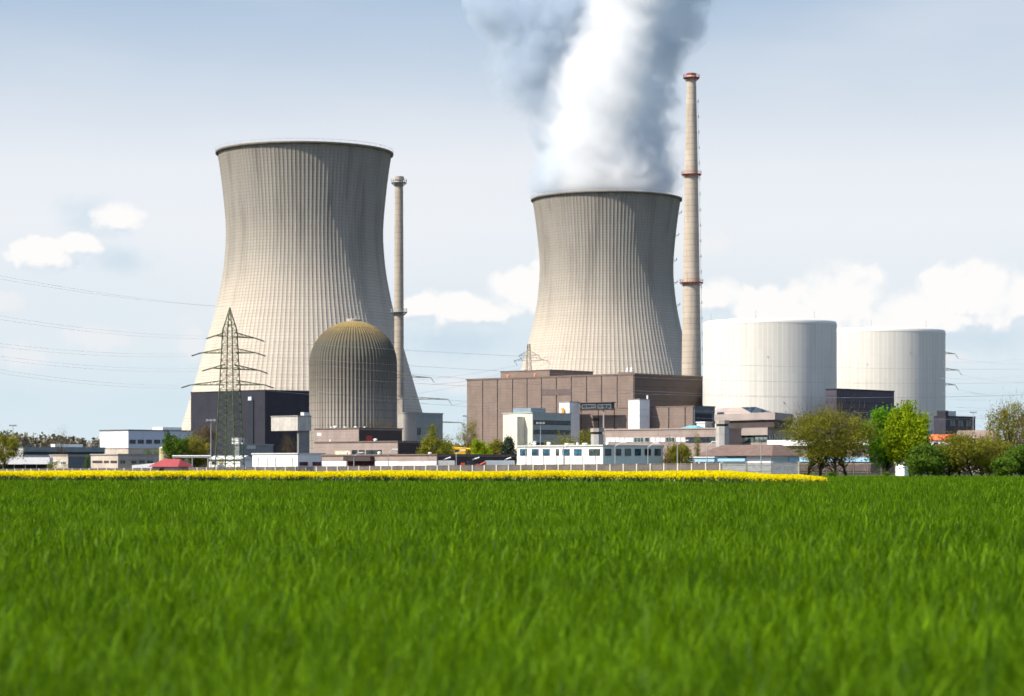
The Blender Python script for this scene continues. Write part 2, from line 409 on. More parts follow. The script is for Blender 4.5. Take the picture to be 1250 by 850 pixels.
# rapeseed: stems with leaves low, yellow flower heads on top
nn = 330000
yy = rng.uniform(132, 200, nn); xx = rng.uniform(-60, 40, nn)
t = xx / yy * F + CX
fe = front_edge(xx, np.full(nn, 100.0) + 0 * xx)
fe = 156 - (t / 1000.0) * 20 + 1.2 * np.sin(xx * 0.9) + 0.8 * np.sin(xx * 2.3 + 1) + 0.3
edge_r = 17.7 + (yy - 137) * 0.10 + 0.35 * np.sin(yy * 0.8)
keep = (yy > fe) & (xx < edge_r) & (np.abs(xx) < 0.2155 * 1.35 * yy)
xx, yy, fe = xx[keep], yy[keep], fe[keep]; nn = len(xx)
taper = np.clip((edge_r[keep] - xx) / 6.0, 0.35, 1)
hh = (rng.normal(0.80, 0.035, nn) + 0.04 * np.sin(xx * 0.5)) * (0.55 + 0.45 * taper)
def quads(C, size, nrm_up=0.5):
    nq = len(C); a = rng.normal(0, 1, (nq, 3)); a /= np.linalg.norm(a, axis=1)[:, None]
    b = rng.normal(0, 1, (nq, 3)); b -= a * (a * b).sum(1)[:, None]; b /= np.linalg.norm(b, axis=1)[:, None]
    a = a * size[:, None]; b = b * size[:, None] * 0.75
    V = np.stack([C - a, C - b * 0.8, C + a, C + b * 0.8], 1).reshape(-1, 3)
    return V, np.arange(nq * 4).reshape(-1, 4)
VF, QF = [], []; k0 = 0
for r in range(7):
    C = np.stack([xx + rng.normal(0, .10, nn), yy + rng.normal(0, .10, nn), hh - np.abs(rng.normal(0, 0.15, nn))], 1)
    V, Q = quads(C, rng.uniform(0.04, 0.078, nn)); VF.append(V); QF.append(Q + k0); k0 += len(V)
RAPEF = leaf_mat('rapeseed_petals', (0.74, 0.56, 0.003), (0.92, 0.74, 0.006), 0.5, 0.6, 0.0)
VF = np.concatenate(VF)
rt = tag(np_mesh('rapeseed', VF, np.concatenate(QF), RAPEF, rng.random(len(VF))), 'bright yellow rapeseed in bloom behind the green wheat', 'flowers', kind='stuff')
front = (yy - fe) < 7
m_ = front.sum(); P = np.stack([xx[front], yy[front], np.zeros(m_)], 1)
P = np.repeat(P, 3, 0) + np.concatenate([rng.normal(0, .08, (m_ * 3, 2)), rng.uniform(0, 0.25, (m_ * 3, 1))], 1)
V, Q = blades(P, np.repeat(hh[front], 3) * rng.uniform(0.5, 0.75, m_ * 3), np.full(m_ * 3, 0.09), np.abs(rng.normal(0.15, .2, m_ * 3)), rng.uniform(0, 6.3, m_ * 3), 2, np.abs(rng.normal(.8, .5, m_ * 3)), rng.uniform(0, 3.1, m_ * 3))
np_mesh('stems', V, Q, leaf_mat('rapeseed_stem', (0.03, 0.07, 0.012), (0.07, 0.13, 0.03), 0.2), rng.random(len(V)), rt)


# ------------------------------------------------------------------ cooling towers
def tower_mat(name, H, seed):
    m, k, out = newmat(name)
    ob = k.new('ShaderNodeTexCoord').outputs['Object']; x, y, z = k.sep(ob)
    an = k.m('ARCTAN2', y, x); h = k.m('DIVIDE', z, H)
    cyl = k.xyz(k.m('MULTIPLY', an, 8.0), k.m('MULTIPLY', z, 0.02), float(seed))
    n1 = k.noise(ob, 0.03, 5, 0.6)
    hs = k.m('ADD', h, k.m('MULTIPLY', k.m('SUBTRACT', n1, 0.5), 0.12))
    c = k.ramp(hs, [(0.0, (0.535, 0.472, 0.39)), (0.42, (0.515, 0.456, 0.378)), (0.56, (0.445, 0.397, 0.33)), (0.68, (0.335, 0.308, 0.265)), (0.88, (0.285, 0.268, 0.238)), (1.0, (0.25, 0.23, 0.20))])
    # casting lifts: each pour has its own tone
    lift = k.noise(k.xyz(k.m('MULTIPLY', k.m('FLOOR', k.m('DIVIDE', z, 1.55)), 7.31), 0.0, float(seed)), 1.0, 1, 0.5)
    c = k.mix(k.ramp01(lift, 0.35, 0.7, 0.0, 0.16), c, (0.24, 0.205, 0.16))
    streak = k.noise(k.xyz(k.m('MULTIPLY', an, 6.0), k.m('MULTIPLY', z, 0.014), float(seed) + 3), 1.0, 7, 0.62)
    c = k.mix(k.m('MULTIPLY', k.ramp01(streak, 0.45, 0.72), k.ramp01(h, 0.3, 1.0, 0.15, 0.72)), c, (0.135, 0.122, 0.108))
    wst = k.noise(k.xyz(k.m('MULTIPLY', an, 14.0), k.m('MULTIPLY', z, 0.03), float(seed) + 9), 1.0, 3, 0.6)
    c = k.mix(k.m('MULTIPLY', k.ramp01(wst, 0.66, 0.8, 0, 0.6), k.ramp01(h, 0.5, 0.8)), c, (0.55, 0.50, 0.43))
    j = k.m('LESS_THAN', k.m('FRACT', k.m('DIVIDE', z, 1.55)), 0.16)
    c = k.mix(k.m('MULTIPLY', j, 0.30), c, (0.10, 0.088, 0.075))
    fine = k.noise(ob, 1.2, 4, 0.7)
    c = k.mix(k.ramp01(fine, 0.4, 0.8, 0.0, 0.25), c, (0.22, 0.19, 0.155))
    b = k.new('ShaderNodeBsdfPrincipled'); k.put(b.inputs['Base Color'], c); b.inputs['Roughness'].default_value = 0.95
    b.inputs['Specular IOR Level'].default_value = 0.15
    bp = k.new('ShaderNodeBump'); bp.inputs['Strength'].default_value = 0.4; bp.inputs['Distance'].default_value = 0.15
    k.put(bp.inputs['Height'], k.m('SUBTRACT', fine, k.m('MULTIPLY', j, 0.6))); k.put(b.inputs['Normal'], bp.outputs[0])
    k.put(out.inputs[0], b.outputs[0]); return m

RIBM = surf('rib_concrete', (0.36, 0.32, 0.27), 0.95, 0.2, 0.15)
def cooling_tower(px, D, sc, label, seed, nrib):
    """sc: half-widths in photo pixels are scaled from the left tower by sc"""
    # (pixels above the horizon, half width) of the nearer tower
    tab = [(-2, 166), (46, 151), (91, 137.5), (153, 119.5), (203, 106), (240, 99), (276, 95.5), (300, 95.6), (341, 99.5), (370, 103.3), (386.3, 106)]
    k = sc * D / F
    hz = np.array([a for a, b in tab]) * k; rr = np.array([b for a, b in tab]) * k
    zz = np.linspace(0, hz[-1], 110)
    # smooth interpolation (Catmull-Rom through numpy: blurred linear)
    fine = np.linspace(hz[0], hz[-1], 1500); r_f = np.interp(fine, hz, rr)
    ker = np.hanning(181); ker /= ker.sum(); r_s = np.convolve(np.pad(r_f, 90, mode='reflect', reflect_type='odd'), ker, 'valid')
    rz = np.interp(zz, fine, r_s)
    root = empty('cooling_tower', (WX(px, D), D, 0), 0, label, 'cooling tower')
    mat = tower_mat('tower_concrete_%d' % seed, zz[-1], seed)
    # shell with meridional ribs
    offs = [(-0.5, 0), (-0.030, 0), (-0.022, 0.022), (0.022, 0.022), (0.030, 0)]
    A = np.array([(i + o) / nrib * 2 * np.pi for i in range(nrib) for o, _ in offs]); R = np.array([q for _ in range(nrib) for _, q in offs])
    nA = len(A)
    V = np.stack([((rz[:, None] + R[None]) * np.cos(A)[None]), ((rz[:, None] + R[None]) * np.sin(A)[None]), np.repeat(zz[:, None], nA, 1)], -1).reshape(-1, 3)
    i, j = np.meshgrid(np.arange(len(zz) - 1), np.arange(nA), indexing='ij'); jn = (j + 1) % nA
    Q = np.stack([i * nA + j, i * nA + jn, (i + 1) * nA + jn, (i + 1) * nA + j], -1).reshape(-1, 4)
    sh = np_mesh('shell', V, Q, mat, None, root)
    sh.data.materials.append(RIBM)
    ii = np.tile(np.arange(nA) % 5, len(zz) - 1)
    sh.data.polygons.foreach_set('material_index', np.where(ii == 2, 1, 0).astype(np.int32))
    inner = MB(); inner.lathe([(r - 1.2, z) for r, z in zip(rz[60:], zz[60:])][::-1], 96); inner.build('inner_wall', RIBM, root, True)
    H = zz[-1]; r = rz[-1]
    rim = MB(); rim.lathe([(r + 0.1, H - 0.9), (r + 0.85, H - 0.8), (r + 0.95, H + 0.1), (r + 0.8, H + 0.3), (r - 1.0, H + 0.3), (r - 1.2, H - 0.8)], 128)
    rim.build('rim', surf('rim_concrete', (0.20, 0.175, 0.14), 0.95, 0.2, 0.1, 0.3), root, True)
    rail = MB(); rail.lathe([(r + 0.90, H + 1.45), (r + 0.96, H + 1.45), (r + 0.96, H + 1.55), (r + 0.90, H + 1.55), (r + 0.90, H + 1.45)], 128)
    for q in range(64):
        t = 2 * math.pi * q / 64; rail.bar(((r + 0.93) * math.cos(t), (r + 0.93) * math.sin(t), H + 0.2), ((r + 0.93) * math.cos(t), (r + 0.93) * math.sin(t), H + 1.5), 0.04)
    rail.build('railing', STEEL, root)
    return root, rz, zz

t1, rz1, zz1 = cooling_tower(372, 1169, 1.0, 'taller nearer concrete cooling tower with no steam, dark stained top', 1, 130)
t2, rz2, zz2 = cooling_tower(740.3, 1374, 0.853, 'cooling tower with white steam rising from its mouth', 2, 124)
# warning lamp brackets down the right edge of the steaming tower
for q in range(5):
    i = int(len(zz2) * (0.60 + 0.085 * q)); a = math.radians(-12)
    p = Vector((rz2[i] * math.cos(a), rz2[i] * math.sin(a), zz2[i]))
    b_ = MB(); e = p + Vector((2.2, 0, 0.2)); b_.bar(p, e, 0.14); b_.bar(e, e + Vector((0, 0, 1.1)), 0.2); b_.bar(p + Vector((0, 0, -1.4)), e, 0.08)
    b_.build('lamp_bracket', STEEL, t2)
eq = MB(); a = math.radians(-94); i = int(len(zz2) * 0.31)
for q in range(4):
    c = Vector(((rz2[i] + 0.6) * math.cos(a + q * 0.016), (rz2[i] + 0.6) * math.sin(a + q * 0.016), zz2[i] + (q % 2)))
    eq.box(c.x - 0.5, c.x + 0.5, c.y - 0.6, c.y + 0.6, c.z, c.z + 1.3)
eq.build('inspection_cradle', DARKF, t2)


# ------------------------------------------------------------------ chimneys
def ring_platform(zc, r, mat, root, name='platform'):
    p = MB(); p.lathe([(r, zc - 0.2), (r + 1.5, zc - 0.2), (r + 1.5, zc), (r, zc)], 32)
    for q in range(16):
        t = 2 * math.pi * q / 16; c, s_ = math.cos(t), math.sin(t)
        p.bar(((r + 1.45) * c, (r + 1.45) * s_, zc), ((r + 1.45) * c, (r + 1.45) * s_, zc + 1.2), 0.05)
        p.bar((r * c, r * s_, zc - 1.5), ((r + 1.4) * c, (r + 1.4) * s_, zc - 0.25), 0.1)
    for hz in (0.65, 1.25): p.lathe([(r + 1.38, zc + hz), (r + 1.5, zc + hz), (r + 1.5, zc + hz + 0.07), (r + 1.38, zc + hz + 0.07), (r + 1.38, zc + hz)], 32)
    return p.build(name, mat, root)

def chim_mat(name, col):
    m, k, out = newmat(name)
    ob = k.new('ShaderNodeTexCoord').outputs['Object']; x, y, z = k.sep(ob)
    lift = k.noise(k.xyz(k.m('MULTIPLY', k.m('FLOOR', k.m('DIVIDE', z, 2.4)), 5.1), 0.0, 0.0), 1.0, 1)
    n1 = k.noise(k.xyz(k.m('MULTIPLY', x, 1.0), k.m('MULTIPLY', y, 1.0), k.m('MULTIPLY', z, 0.08)), 0.8, 5, 0.65)
    c = k.mix(k.ramp01(lift, 0.3, 0.7, 0, 0.35), col, tuple(q * 0.62 for q in col))
    c = k.mix(k.ramp01(n1, 0.45, 0.75, 0, 0.6), c, tuple(q * 0.45 for q in col))
    j = k.m('LESS_THAN', k.m('FRACT', k.m('DIVIDE', z, 2.4)), 0.08); c = k.mix(k.m('MULTIPLY', j, 0.5), c, tuple(q * 0.3 for q in col))
    b = k.new('ShaderNodeBsdfPrincipled'); k.put(b.inputs['Base Color'], c); b.inputs['Roughness'].default_value = 0.95
    b.inputs['Specular IOR Level'].default_value = 0.15
    k.put(out.inputs[0], b.outputs[0]); return m

D = 1015; k = D / F
ch = empty('chimney', (WX(844, D), D, 0), 0, 'tall tapered chimney with red platforms beside the white tanks', 'chimney')
H = WZ(91, D); prof = [(12.6 * k, 0), (12.2 * k, WZ(470, D)), (10.2 * k, WZ(345, D)), (8.0 * k, WZ(212, D)), (5.7 * k, WZ(98, D)), (5.6 * k, H)]
s_ = MB(); s_.lathe(prof, 48, cap1=True); s_.build('shaft', chim_mat('chimney_concrete', (0.48, 0.41, 0.33)), ch, True)
for py, rr in ((95, 5.7), (213, 8.0), (345, 10.2)): ring_platform(WZ(py, D), rr * k, REDC, ch)
cp = MB(); cp.lathe([(5.7 * k, H - 0.5), (6.0 * k, H - 0.4), (6.0 * k, H + 0.4), (4.2 * k, H + 0.4)], 40); cp.build('cap', REDC, ch)
lad = MB()
def chr_(z): return float(np.interp(z, [p[1] for p in prof], [p[0] for p in prof]))
for q in range(18):
    z = 45 + q * (H - 50) / 18; r = chr_(z); lad.bar((r, -0.5, z), (r + 0.8, -0.5, z), 0.07); lad.bar((r + 0.8, -0.5, z - 0.6), (r + 0.8, -0.5, z + 0.8), 0.10)
for q in range(17):
    z = 45 + q * (H - 50) / 18; z2 = 45 + (q + 1) * (H - 50) / 18; lad.bar((chr_(z) + 0.5, -0.5, z), (chr_(z2) + 0.5, -0.5, z2), 0.06)
lad.build('ladder', STEEL, ch)

D = 985; k = D / F
ch = empty('chimney', (WX(487, D), D, 0), 0, 'slim grey chimney rising behind the ribbed dome', 'chimney')
H = WZ(217, D); prof = [(6.2 * k, 0), (5.8 * k, WZ(400, D)), (5.1 * k, WZ(225, D)), (5.0 * k, H)]
s_ = MB(); s_.lathe(prof, 40, cap1=True); s_.build('shaft', chim_mat('slim_chimney_concrete', (0.40, 0.34, 0.275)), ch, True)
ring_platform(WZ(223, D), 5.2 * k, STEEL, ch); ring_platform(WZ(381, D), 5.7 * k, STEEL, ch)
cp = MB(); cp.lathe([(5.3 * k, H - 1.2), (6.2 * k, H - 1.0), (6.2 * k, H + 0.4), (4 * k, H + 0.4)], 40); cp.build('cap', RIBM, ch)
dk = MB(); dk.box(-1.6, 1.6, -3.2, -1.3, WZ(505, D), WZ(487, D)); dk.build('flue_duct', BEIGE, ch)


# ------------------------------------------------------------------ ribbed reactor dome
def dome_mat():
    m, k, out = newmat('dome_concrete')
    ob = k.new('ShaderNodeTexCoord').outputs['Object']; x, y, z = k.sep(ob)
    an = k.m('ARCTAN2', y, x); n1 = k.noise(ob, 0.16, 5, 0.65)
    h = k.m('ADD', k.m('DIVIDE', z, 54.0), k.m('MULTIPLY', k.m('SUBTRACT', n1, 0.5), 0.10))
    c = k.ramp(h, [(0.0, (0.38, 0.34, 0.29)), (0.36, (0.31, 0.28, 0.24)), (0.58, (0.18, 0.162, 0.138)), (0.82, (0.10, 0.098, 0.078)), (0.915, (0.13, 0.105, 0.06)), (0.968, (0.24, 0.175, 0.06)), (1.0, (0.28, 0.22, 0.10))])
    st = k.noise(k.xyz(k.m('MULTIPLY', an, 20.0), k.m('MULTIPLY', z, 0.03), 1.7), 1.0, 5, 0.7)
    c = k.mix(k.ramp01(st, 0.42, 0.75, 0, 0.55), c, (0.09, 0.078, 0.065))
    j = k.m('LESS_THAN', k.m('FRACT', k.m('DIVIDE', z, 2.7)), 0.07); c = k.mix(k.m('MULTIPLY', j, 0.5), c, (0.07, 0.06, 0.05))
    b = k.new('ShaderNodeBsdfPrincipled'); k.put(b.inputs['Base Color'], c); b.inputs['Roughness'].default_value = 0.95
    b.inputs['Specular IOR Level'].default_value = 0.15
    k.put(out.inputs[0], b.outputs[0]); return m
D = 860; k = D / F; Rd = 53.5 * k; Ht = WZ(392, D); zs = Ht - Rd * 0.98
dm = empty('reactor_dome', (WX(431.2, D), D, 0), 0, 'domed round reactor building with vertical ribs and yellowed top', 'reactor building')
prof = [(Rd, z) for z in np.linspace(0, zs, 12)] + [(Rd * math.cos(t), zs + (Ht - zs) * math.sin(t)) for t in np.linspace(0.06, math.pi / 2 - 0.03, 26)]
nr = 74; offs = [(-0.5, -0.26), (-0.20, -0.26), (-0.18, 0.0), (0.18, 0.0), (0.20, -0.26)]
A = np.array([(i + o) / nr * 2 * np.pi for i in range(nr) for o, _ in offs]); R = np.array([q for _ in range(nr) for _, q in offs]); nA = len(A)
rz = np.array([p[0] for p in prof]); zz = np.array([p[1] for p in prof]); dep = np.clip(rz / Rd * 1.35 - 0.35, 0.1, 1)
V = np.stack([(rz[:, None] + R[None] * dep[:, None]) * np.cos(A)[None], (rz[:, None] + R[None] * dep[:, None]) * np.sin(A)[None], np.repeat(zz[:, None], nA, 1)], -1).reshape(-1, 3)
i, j = np.meshgrid(np.arange(len(zz) - 1), np.arange(nA), indexing='ij'); jn = (j + 1) % nA
Q = np.stack([i * nA + j, i * nA + jn, (i + 1) * nA + jn, (i + 1) * nA + j], -1).reshape(-1, 4)
sh = np_mesh('shell', V, Q, dome_mat(), None, dm)
vt = MB(); vt.lathe([(2.6, Ht - 0.7), (2.6, Ht + 0.5), (2.2, Ht + 0.7), (2.2, Ht + 0.7)], 24, cap1=True)
for q in range(6):
    t = q * math.pi / 3; vt.bar((2.4 * math.cos(t), 2.4 * math.sin(t), Ht), (2.4 * math.cos(t), 2.4 * math.sin(t), Ht + 1.8), 0.07)
vt.build('roof_vent', RIBM, dm)


# ------------------------------------------------------------------ white reactor drums
def tank_mat(seed):
    m, k, out = newmat('white_drum_cladding_%d' % seed)
    ob = k.new('ShaderNodeTexCoord').outputs['Object']; x, y, z = k.sep(ob)
    an = k.m('ARCTAN2', y, x)
    pan = k.noise(k.xyz(k.m('MULTIPLY', k.m('FLOOR', k.m('MULTIPLY', an, 14.0)), 3.7), k.m('MULTIPLY', k.m('FLOOR', k.m('DIVIDE', z, 9.0)), 0.23), float(seed)), 1.0, 2)
    c = k.mix(k.ramp01(pan, 0.3, 0.7), (0.575, 0.552, 0.492), (0.635, 0.612, 0.55))
    j = k.m('LESS_THAN', k.m('FRACT', k.m('MULTIPLY', an, 14.0)), 0.11); c = k.mix(k.m('MULTIPLY', j, 0.8), c, (0.76, 0.745, 0.69))
    j2 = k.m('LESS_THAN', k.m('FRACT', k.m('MULTIPLY', an, 28.0)), 0.05); c = k.mix(k.m('MULTIPLY', j2, 0.4), c, (0.42, 0.40, 0.36))
    jh = k.m('LESS_THAN', k.m('FRACT', k.m('DIVIDE', z, 3.0)), 0.035); c = k.mix(k.m('MULTIPLY', jh, 0.22), c, (0.42, 0.40, 0.36))
    st = k.noise(k.xyz(k.m('MULTIPLY', an, 26.0), k.m('MULTIPLY', z, 0.03), float(seed)), 1.0, 5, 0.7)
    c = k.mix(k.ramp01(st, 0.5, 0.8, 0, 0.35), c, (0.50, 0.47, 0.40))
    b = k.new('ShaderNodeBsdfPrincipled'); k.put(b.inputs['Base Color'], c); b.inputs['Roughness'].default_value = 0.6
    b.inputs['Specular IOR Level'].default_value = 0.25
    k.put(out.inputs[0], b.outputs[0]); return m
def drum(px, D, rpx, py, label, seed):
    k = D / F; R_ = rpx * k; H = CZ + (HY - py) / F * (D - R_)
    r = empty('reactor_drum', (WX(px, D), D, 0), 0, label, 'reactor building')
    b = MB(); b.lathe([(R_, 0), (R_, H - 1.8)] , 160); b.build('wall', tank_mat(seed), r, True)
    b = MB(); b.lathe([(R_ + .05, H - 1.79), (R_ + .05, H - 1.2), (R_ - 0.1, H - 0.6), (R_ - 0.4, H - 0.2), (R_ - 0.9, H), (R_ - 1.5, H), (R_ - 1.9, H - 0.3), (R_ - 2.0, H - 1.0), (0.05, H - 0.7)], 160)
    b.build('parapet', surf('white_parapet', (0.68, 0.66, 0.61), 0.6, 0.04, 0.2), r, True)
    for q in range(7):
        fx = MB()
        a = -2.6 + rnd.random() * 2.1; z = 12 + rnd.random() * (H - 20); c = Vector(((R_ + 0.1) * math.cos(a), (R_ + 0.1) * math.sin(a), z)); fx.box(c.x - 0.14, c.x + 0.14, c.y - 0.14, c.y + 0.14, c.z - 0.16, c.z + 0.16); fx.build('wall_fixing', GREY, r)
    for q in range(3):
        a = -2.9 + q * 1.0; l = MB(); c = ((R_ - 1.8) * math.cos(a), (R_ - 1.8) * math.sin(a)); l.bar((*c, H), (*c, H + 2.8), 0.06); l.bar((c[0], c[1], H + 0.01), (c[0], c[1], H + 0.5), 0.16); l.build('lightning_rod', STEEL, r)
    return r
drum(939.6, 900, 81.2, 388, 'nearer and larger of the two white cylindrical reactor buildings', 1)
drum(1076.5, 957, 76.4, 399, 'white cylindrical reactor building partly hidden behind the larger one', 2)


# ------------------------------------------------------------------ box buildings on the site grid
class B:
    def __init__(s, name, label, cat, xl, xc, xr, yt, D, group=None):
        s.D = D; s.X = WX(xc, D); s.H = WZ(yt, D)
        s.root = empty(name, (s.X, D, 0), PHI, label, cat, group)
        s.a = s.L(xl); s.b = s.R(xr)
    def L(s, px):                                  # distance along the sunlit front, from the near corner
        t = (px - CX) / F; return (s.X - t * s.D) / (UX - t * UY)
    def R(s, px):                                  # distance along the shaded side
        t = (px - CX) / F; return (t * s.D - s.X) / (VX - t * VY)
    def zL(s, px, py): return WZ(py, s.D - UY * s.L(px))
    def zR(s, px, py): return WZ(py, s.D + VY * s.R(px))
    def body(s, mat, name='wall', z0=0, z1=None, inset=0.0, roof=True, roofmat=None, lip=0.18):
        z1 = s.H if z1 is None else z1
        m = MB(); m.box(inset, s.b - inset, inset, s.a - inset, z0, z1); o = m.build(name, mat, s.root)
        if roof:
            m = MB(); m.box(-lip, s.b + lip, -lip, s.a + lip, z1, z1 + 0.28); m.build('roof', roofmat or ROOFG, s.root)
        return o
    def lbox(s, x0, x1, y0, y1, mat, name, proud=0.06, depth=0.0, parent=None):
        ya, yb = sorted((s.L(x0), s.L(x1))); px = (x0 + x1) / 2
        m = MB(); m.box(-proud, -depth if depth else -0.002, ya, yb, s.zL(px, y1), s.zL(px, y0)); return m.build(name, mat, parent or s.root)
    def rbox(s, x0, x1, y0, y1, mat, name, proud=0.06, parent=None):
        xa, xb = sorted((s.R(x0), s.R(x1))); px = (x0 + x1) / 2
        m = MB(); m.box(xa, xb, -proud, -0.002, s.zR(px, y1), s.zR(px, y0)); return m.build(name, mat, parent or s.root)
    def win(s, side, x0, x1, y0, y1, pane=None, frame=None, nm=2, fw=0.09, name='window', zz=None):
        """frame (4 bars + mullions) with one pane behind it"""
        f = s.L if side == 'l' else s.R; zf = s.zL if side == 'l' else s.zR
        a, b = sorted((f(x0), f(x1))); px = (x0 + x1) / 2
        z1, z0 = zz if zz else (zf(px, y0), zf(px, y1))
        def put(m, p, q, u, v, o0, o1):
            if side == 'l': m.box(-o1, -o0, p, q, u, v)
            else: m.box(p, q, -o1, -o0, u, v)
        m = MB(); e = 0.0015
        put(m, a, b, z1 - fw, z1, .002, .10); put(m, a, b, z0, z0 + fw, .002, .12)
        put(m, a, a + fw, z0 + fw + e, z1 - fw - e, .002, .10); put(m, b - fw, b, z0 + fw + e, z1 - fw - e, .002, .10)
        for i in range(1, nm):
            c = a + (b - a) * i / nm; put(m, c - fw * .35, c + fw * .35, z0 + fw + e, z1 - fw - e, .002, .085)
        o = m.build(name, frame or DARKF, s.root)
        m = MB(); put(m, a + fw * 0.5, b - fw * 0.5, z0 + fw * 0.5, z1 - fw * 0.5, .004, .04); m.build('pane', pane or PANE, o)
        return o
    def top(s, fx0, fx1, fy0, fy1, h, mat, name, z=None):
        z = s.H + 0.281 if z is None else z
        m = MB(); m.box(s.b * fx0, s.b * fx1, s.a * fy0, s.a * fy1, z, z + h); return m.build(name, mat, s.root)
    def vents(s, n_, seed=0, h=0.7):
        r = random.Random(seed)
        for i in range(n_):
            x = s.b * r.uniform(.06, .3); y = s.a * (i + r.uniform(.2, .8)) / n_; z = s.H + 0.281
            m = MB(); w = r.uniform(.22, .5); h = r.uniform(.3, .6)
            m.lathe([(w, 0), (w, h * .6), (w * 1.25, h * .62), (w * .9, h), (0.02, h * 1.1)], 12, (x, y, z)); m.build('roof_vent', WHITE2, s.root)

def jointed(b, xs, side='l', z0=0, thick=0.25):
    """front panels proud of a dark core, leaving grooves at the given pixels (one mesh)"""
    m = MB(); m.box(0, b.b, 0, b.a, z0, b.H, 1)
    ys = [b.L(x) for x in xs]
    for p, q in zip(ys[:-1], ys[1:]):
        lo, hi = sorted((p, q)); m.box(-thick, -0.002, lo + 0.22, hi - 0.22, z0, b.H, 0)
    m.box(0.002, b.b, -thick, -0.003, z0, b.H, 2)
    return m

# turbine hall
h = B('turbine_hall', 'largest brown windowless hall in front of the steaming cooling tower', 'industrial hall', 570, 774.3, 857, 457.6, 880)
xs = [570] + [570 + 3 + i * 18.35 for i in range(1, 11)] + [774.3]
xs = [570, 589.8, 607.8, 626.3, 644, 661.5, 679.8, 698, 716.5, 735, 754, 774.3]
m = jointed(h, xs); m.build('wall', [BROWN, JOINT, surf('shaded_side_cladding', (0.105, 0.083, 0.075), 0.8, 0.1, 0.2, 0.1, (60, 2.6, 0.3, 0.3))], h.root)  # side uses a darker copy of the brown, shade included in the colour
m = MB(); m.box(-0.4, h.b + 0.2, -0.4, h.a + 0.2, h.H + 0.002, h.H + 0.6); m.build('roof', surf('brown_coping', (0.17, 0.125, 0.10), 0.8), h.root)
h.lbox(661.8, 698, 475, 482.5, surf('louvre_grey', (0.16, 0.12, 0.11), 0.7, 0.15, 0.5, 0, (0.9, 40, 0.3, 0.7)), 'louvre', 0.34)
h.lbox(755, 774, 454.2, 456.8, BROWN, 'raised_parapet', 0.3)
for x_, y_ in ((763, 452.5), (768, 453)):
    m = MB(); yl = h.L(x_); m.bar((0.5, yl, h.H + .6), (2.5, yl + 1, h.H + 2.6), 0.35); m.build('roof_duct', WHITE2, h.root)
p = B('roof_house', 'brown penthouse block on the roof of the largest hall', 'roof block', 611, 671, 724, 452.0, 925)
p.root.location.z = h.H + 0.601; p.H = WZ(452, 925) - p.root.location.z
p.body(BROWN, roofmat=surf('brown_coping', (0.17, 0.125, 0.10)))
for x_ in (623.5, 656.5):
    yl = p.L(x_); m = MB(); m.lathe([(0.5, 0), (0.5, 1.3), (0.4, 1.6), (0.05, 1.8)], 12, (-1.6, yl, 0)); m.build('alarm_housing', surf('orange_red_paint', (0.7, 0.25, 0.15)), p.root)

# dark hall left of the dome, in front of the tall tower
h = B('dark_hall', 'blue-black windowless hall behind the green lattice pylon', 'industrial hall', 233, 323.5, 440, 476.6, 1000)
h.body(BLACKM, roofmat=JOINT)
h.lbox(304, 308, 484.5, 489, surf('pale_sign', (0.5, 0.62, 0.68)), 'wall_lamp_box', 0.6)
h.lbox(303.5, 310, 489, 546, surf('blue_grey_strip', (0.02, 0.026, 0.036)), 'wall_duct', 0.4)
# gallery between dark hall and dome
h = B('grey_gallery', 'raised grey concrete bridge between the dark hall and the ribbed dome', 'link bridge', 331, 363.5, 380, 508.3, 790)
h.body(surf('stained_pale_concrete', (0.50, 0.47, 0.42), 0.9, 0.14, 0.3, 0.6, (3.0, 6.0, 0.09, 0.4)), z0=WZ(525.8, 790))
m = MB(); m.box(h.b * 0.15, h.b * 0.95, h.a * 0.04, h.a * 0.1, 0, WZ(525.8, 790) - .003); m.build('support', surf('shade_concrete', (0.22, 0.22, 0.21), 0.9), h.root)  # support coloured darker, with shade put into the concrete tone
h.top(0.5, 0.95, 0.02, 0.15, 1.1, LGREY, 'roof_box')
# low grey annexe
h = B('grey_annexe', 'low flat grey annexe at the foot of the blue-black hall', 'annexe', 286, 292, 333.5, 543.3, 690)
h.body(surf('annexe_grey', (0.22, 0.235, 0.23), 0.8, 0.08, 0.3, 0.1, (4, 3, .07, .3)))
h.rbox(301.5, 312, 543.8, 548, LGREY, 'sign_panel'); h.vents(2, 4)
m = MB(); xx_ = h.R(297); m.box(xx_ - 1, xx_ + 1.2, 1, 4, h.H + .281, h.H + 2.1); m.build('roof_box', LGREY, h.root)

# building right of the dome
h = B('grey_block', 'plain grey concrete block right of the ribbed dome', 'building', 485, 507.5, 540.5, 505.0, 790)
m = MB(); m.box(0, h.b, 0, h.a, 0, h.H)
m.build('wall', surf('block_grey', (0.27, 0.29, 0.28), 0.85, 0.08, 0.25, 0.2, (5.5, 3.6, 0.08, 0.35)), h.root)
m = MB(); m.box(-.15, h.b + .15, -.15, h.a + .15, h.H, h.H + .35); m.build('roof', ROOFG, h.root)
h.win('r', 509.5, 513.5, 522.5, 531, nm=1)
q = B('curved_stair_block', 'narrow curved concrete block squeezed between the dome and grey block', 'building', 485.5, 491.5, 506.5, 504.5, 775)
m = MB(); poly = [(0, 0)] + [(q.b * (1 - math.cos(t)), -0.001 - 3.0 * math.sin(t) * 0.6) for t in np.linspace(0.15, 1.4, 8)] + [(q.b, q.a), (0, q.a)]
m.prism(poly, 0, q.H); m.build('wall', surf('curve_grey', (0.34, 0.31, 0.27), 0.9, 0.12, 0.2, 0.3), q.root)
m = MB(); m.prism([(x * 1.03 - .1, y * 1.03 - .05) for x, y in poly], q.H, q.H + .3); m.build('roof', ROOFG, q.root)

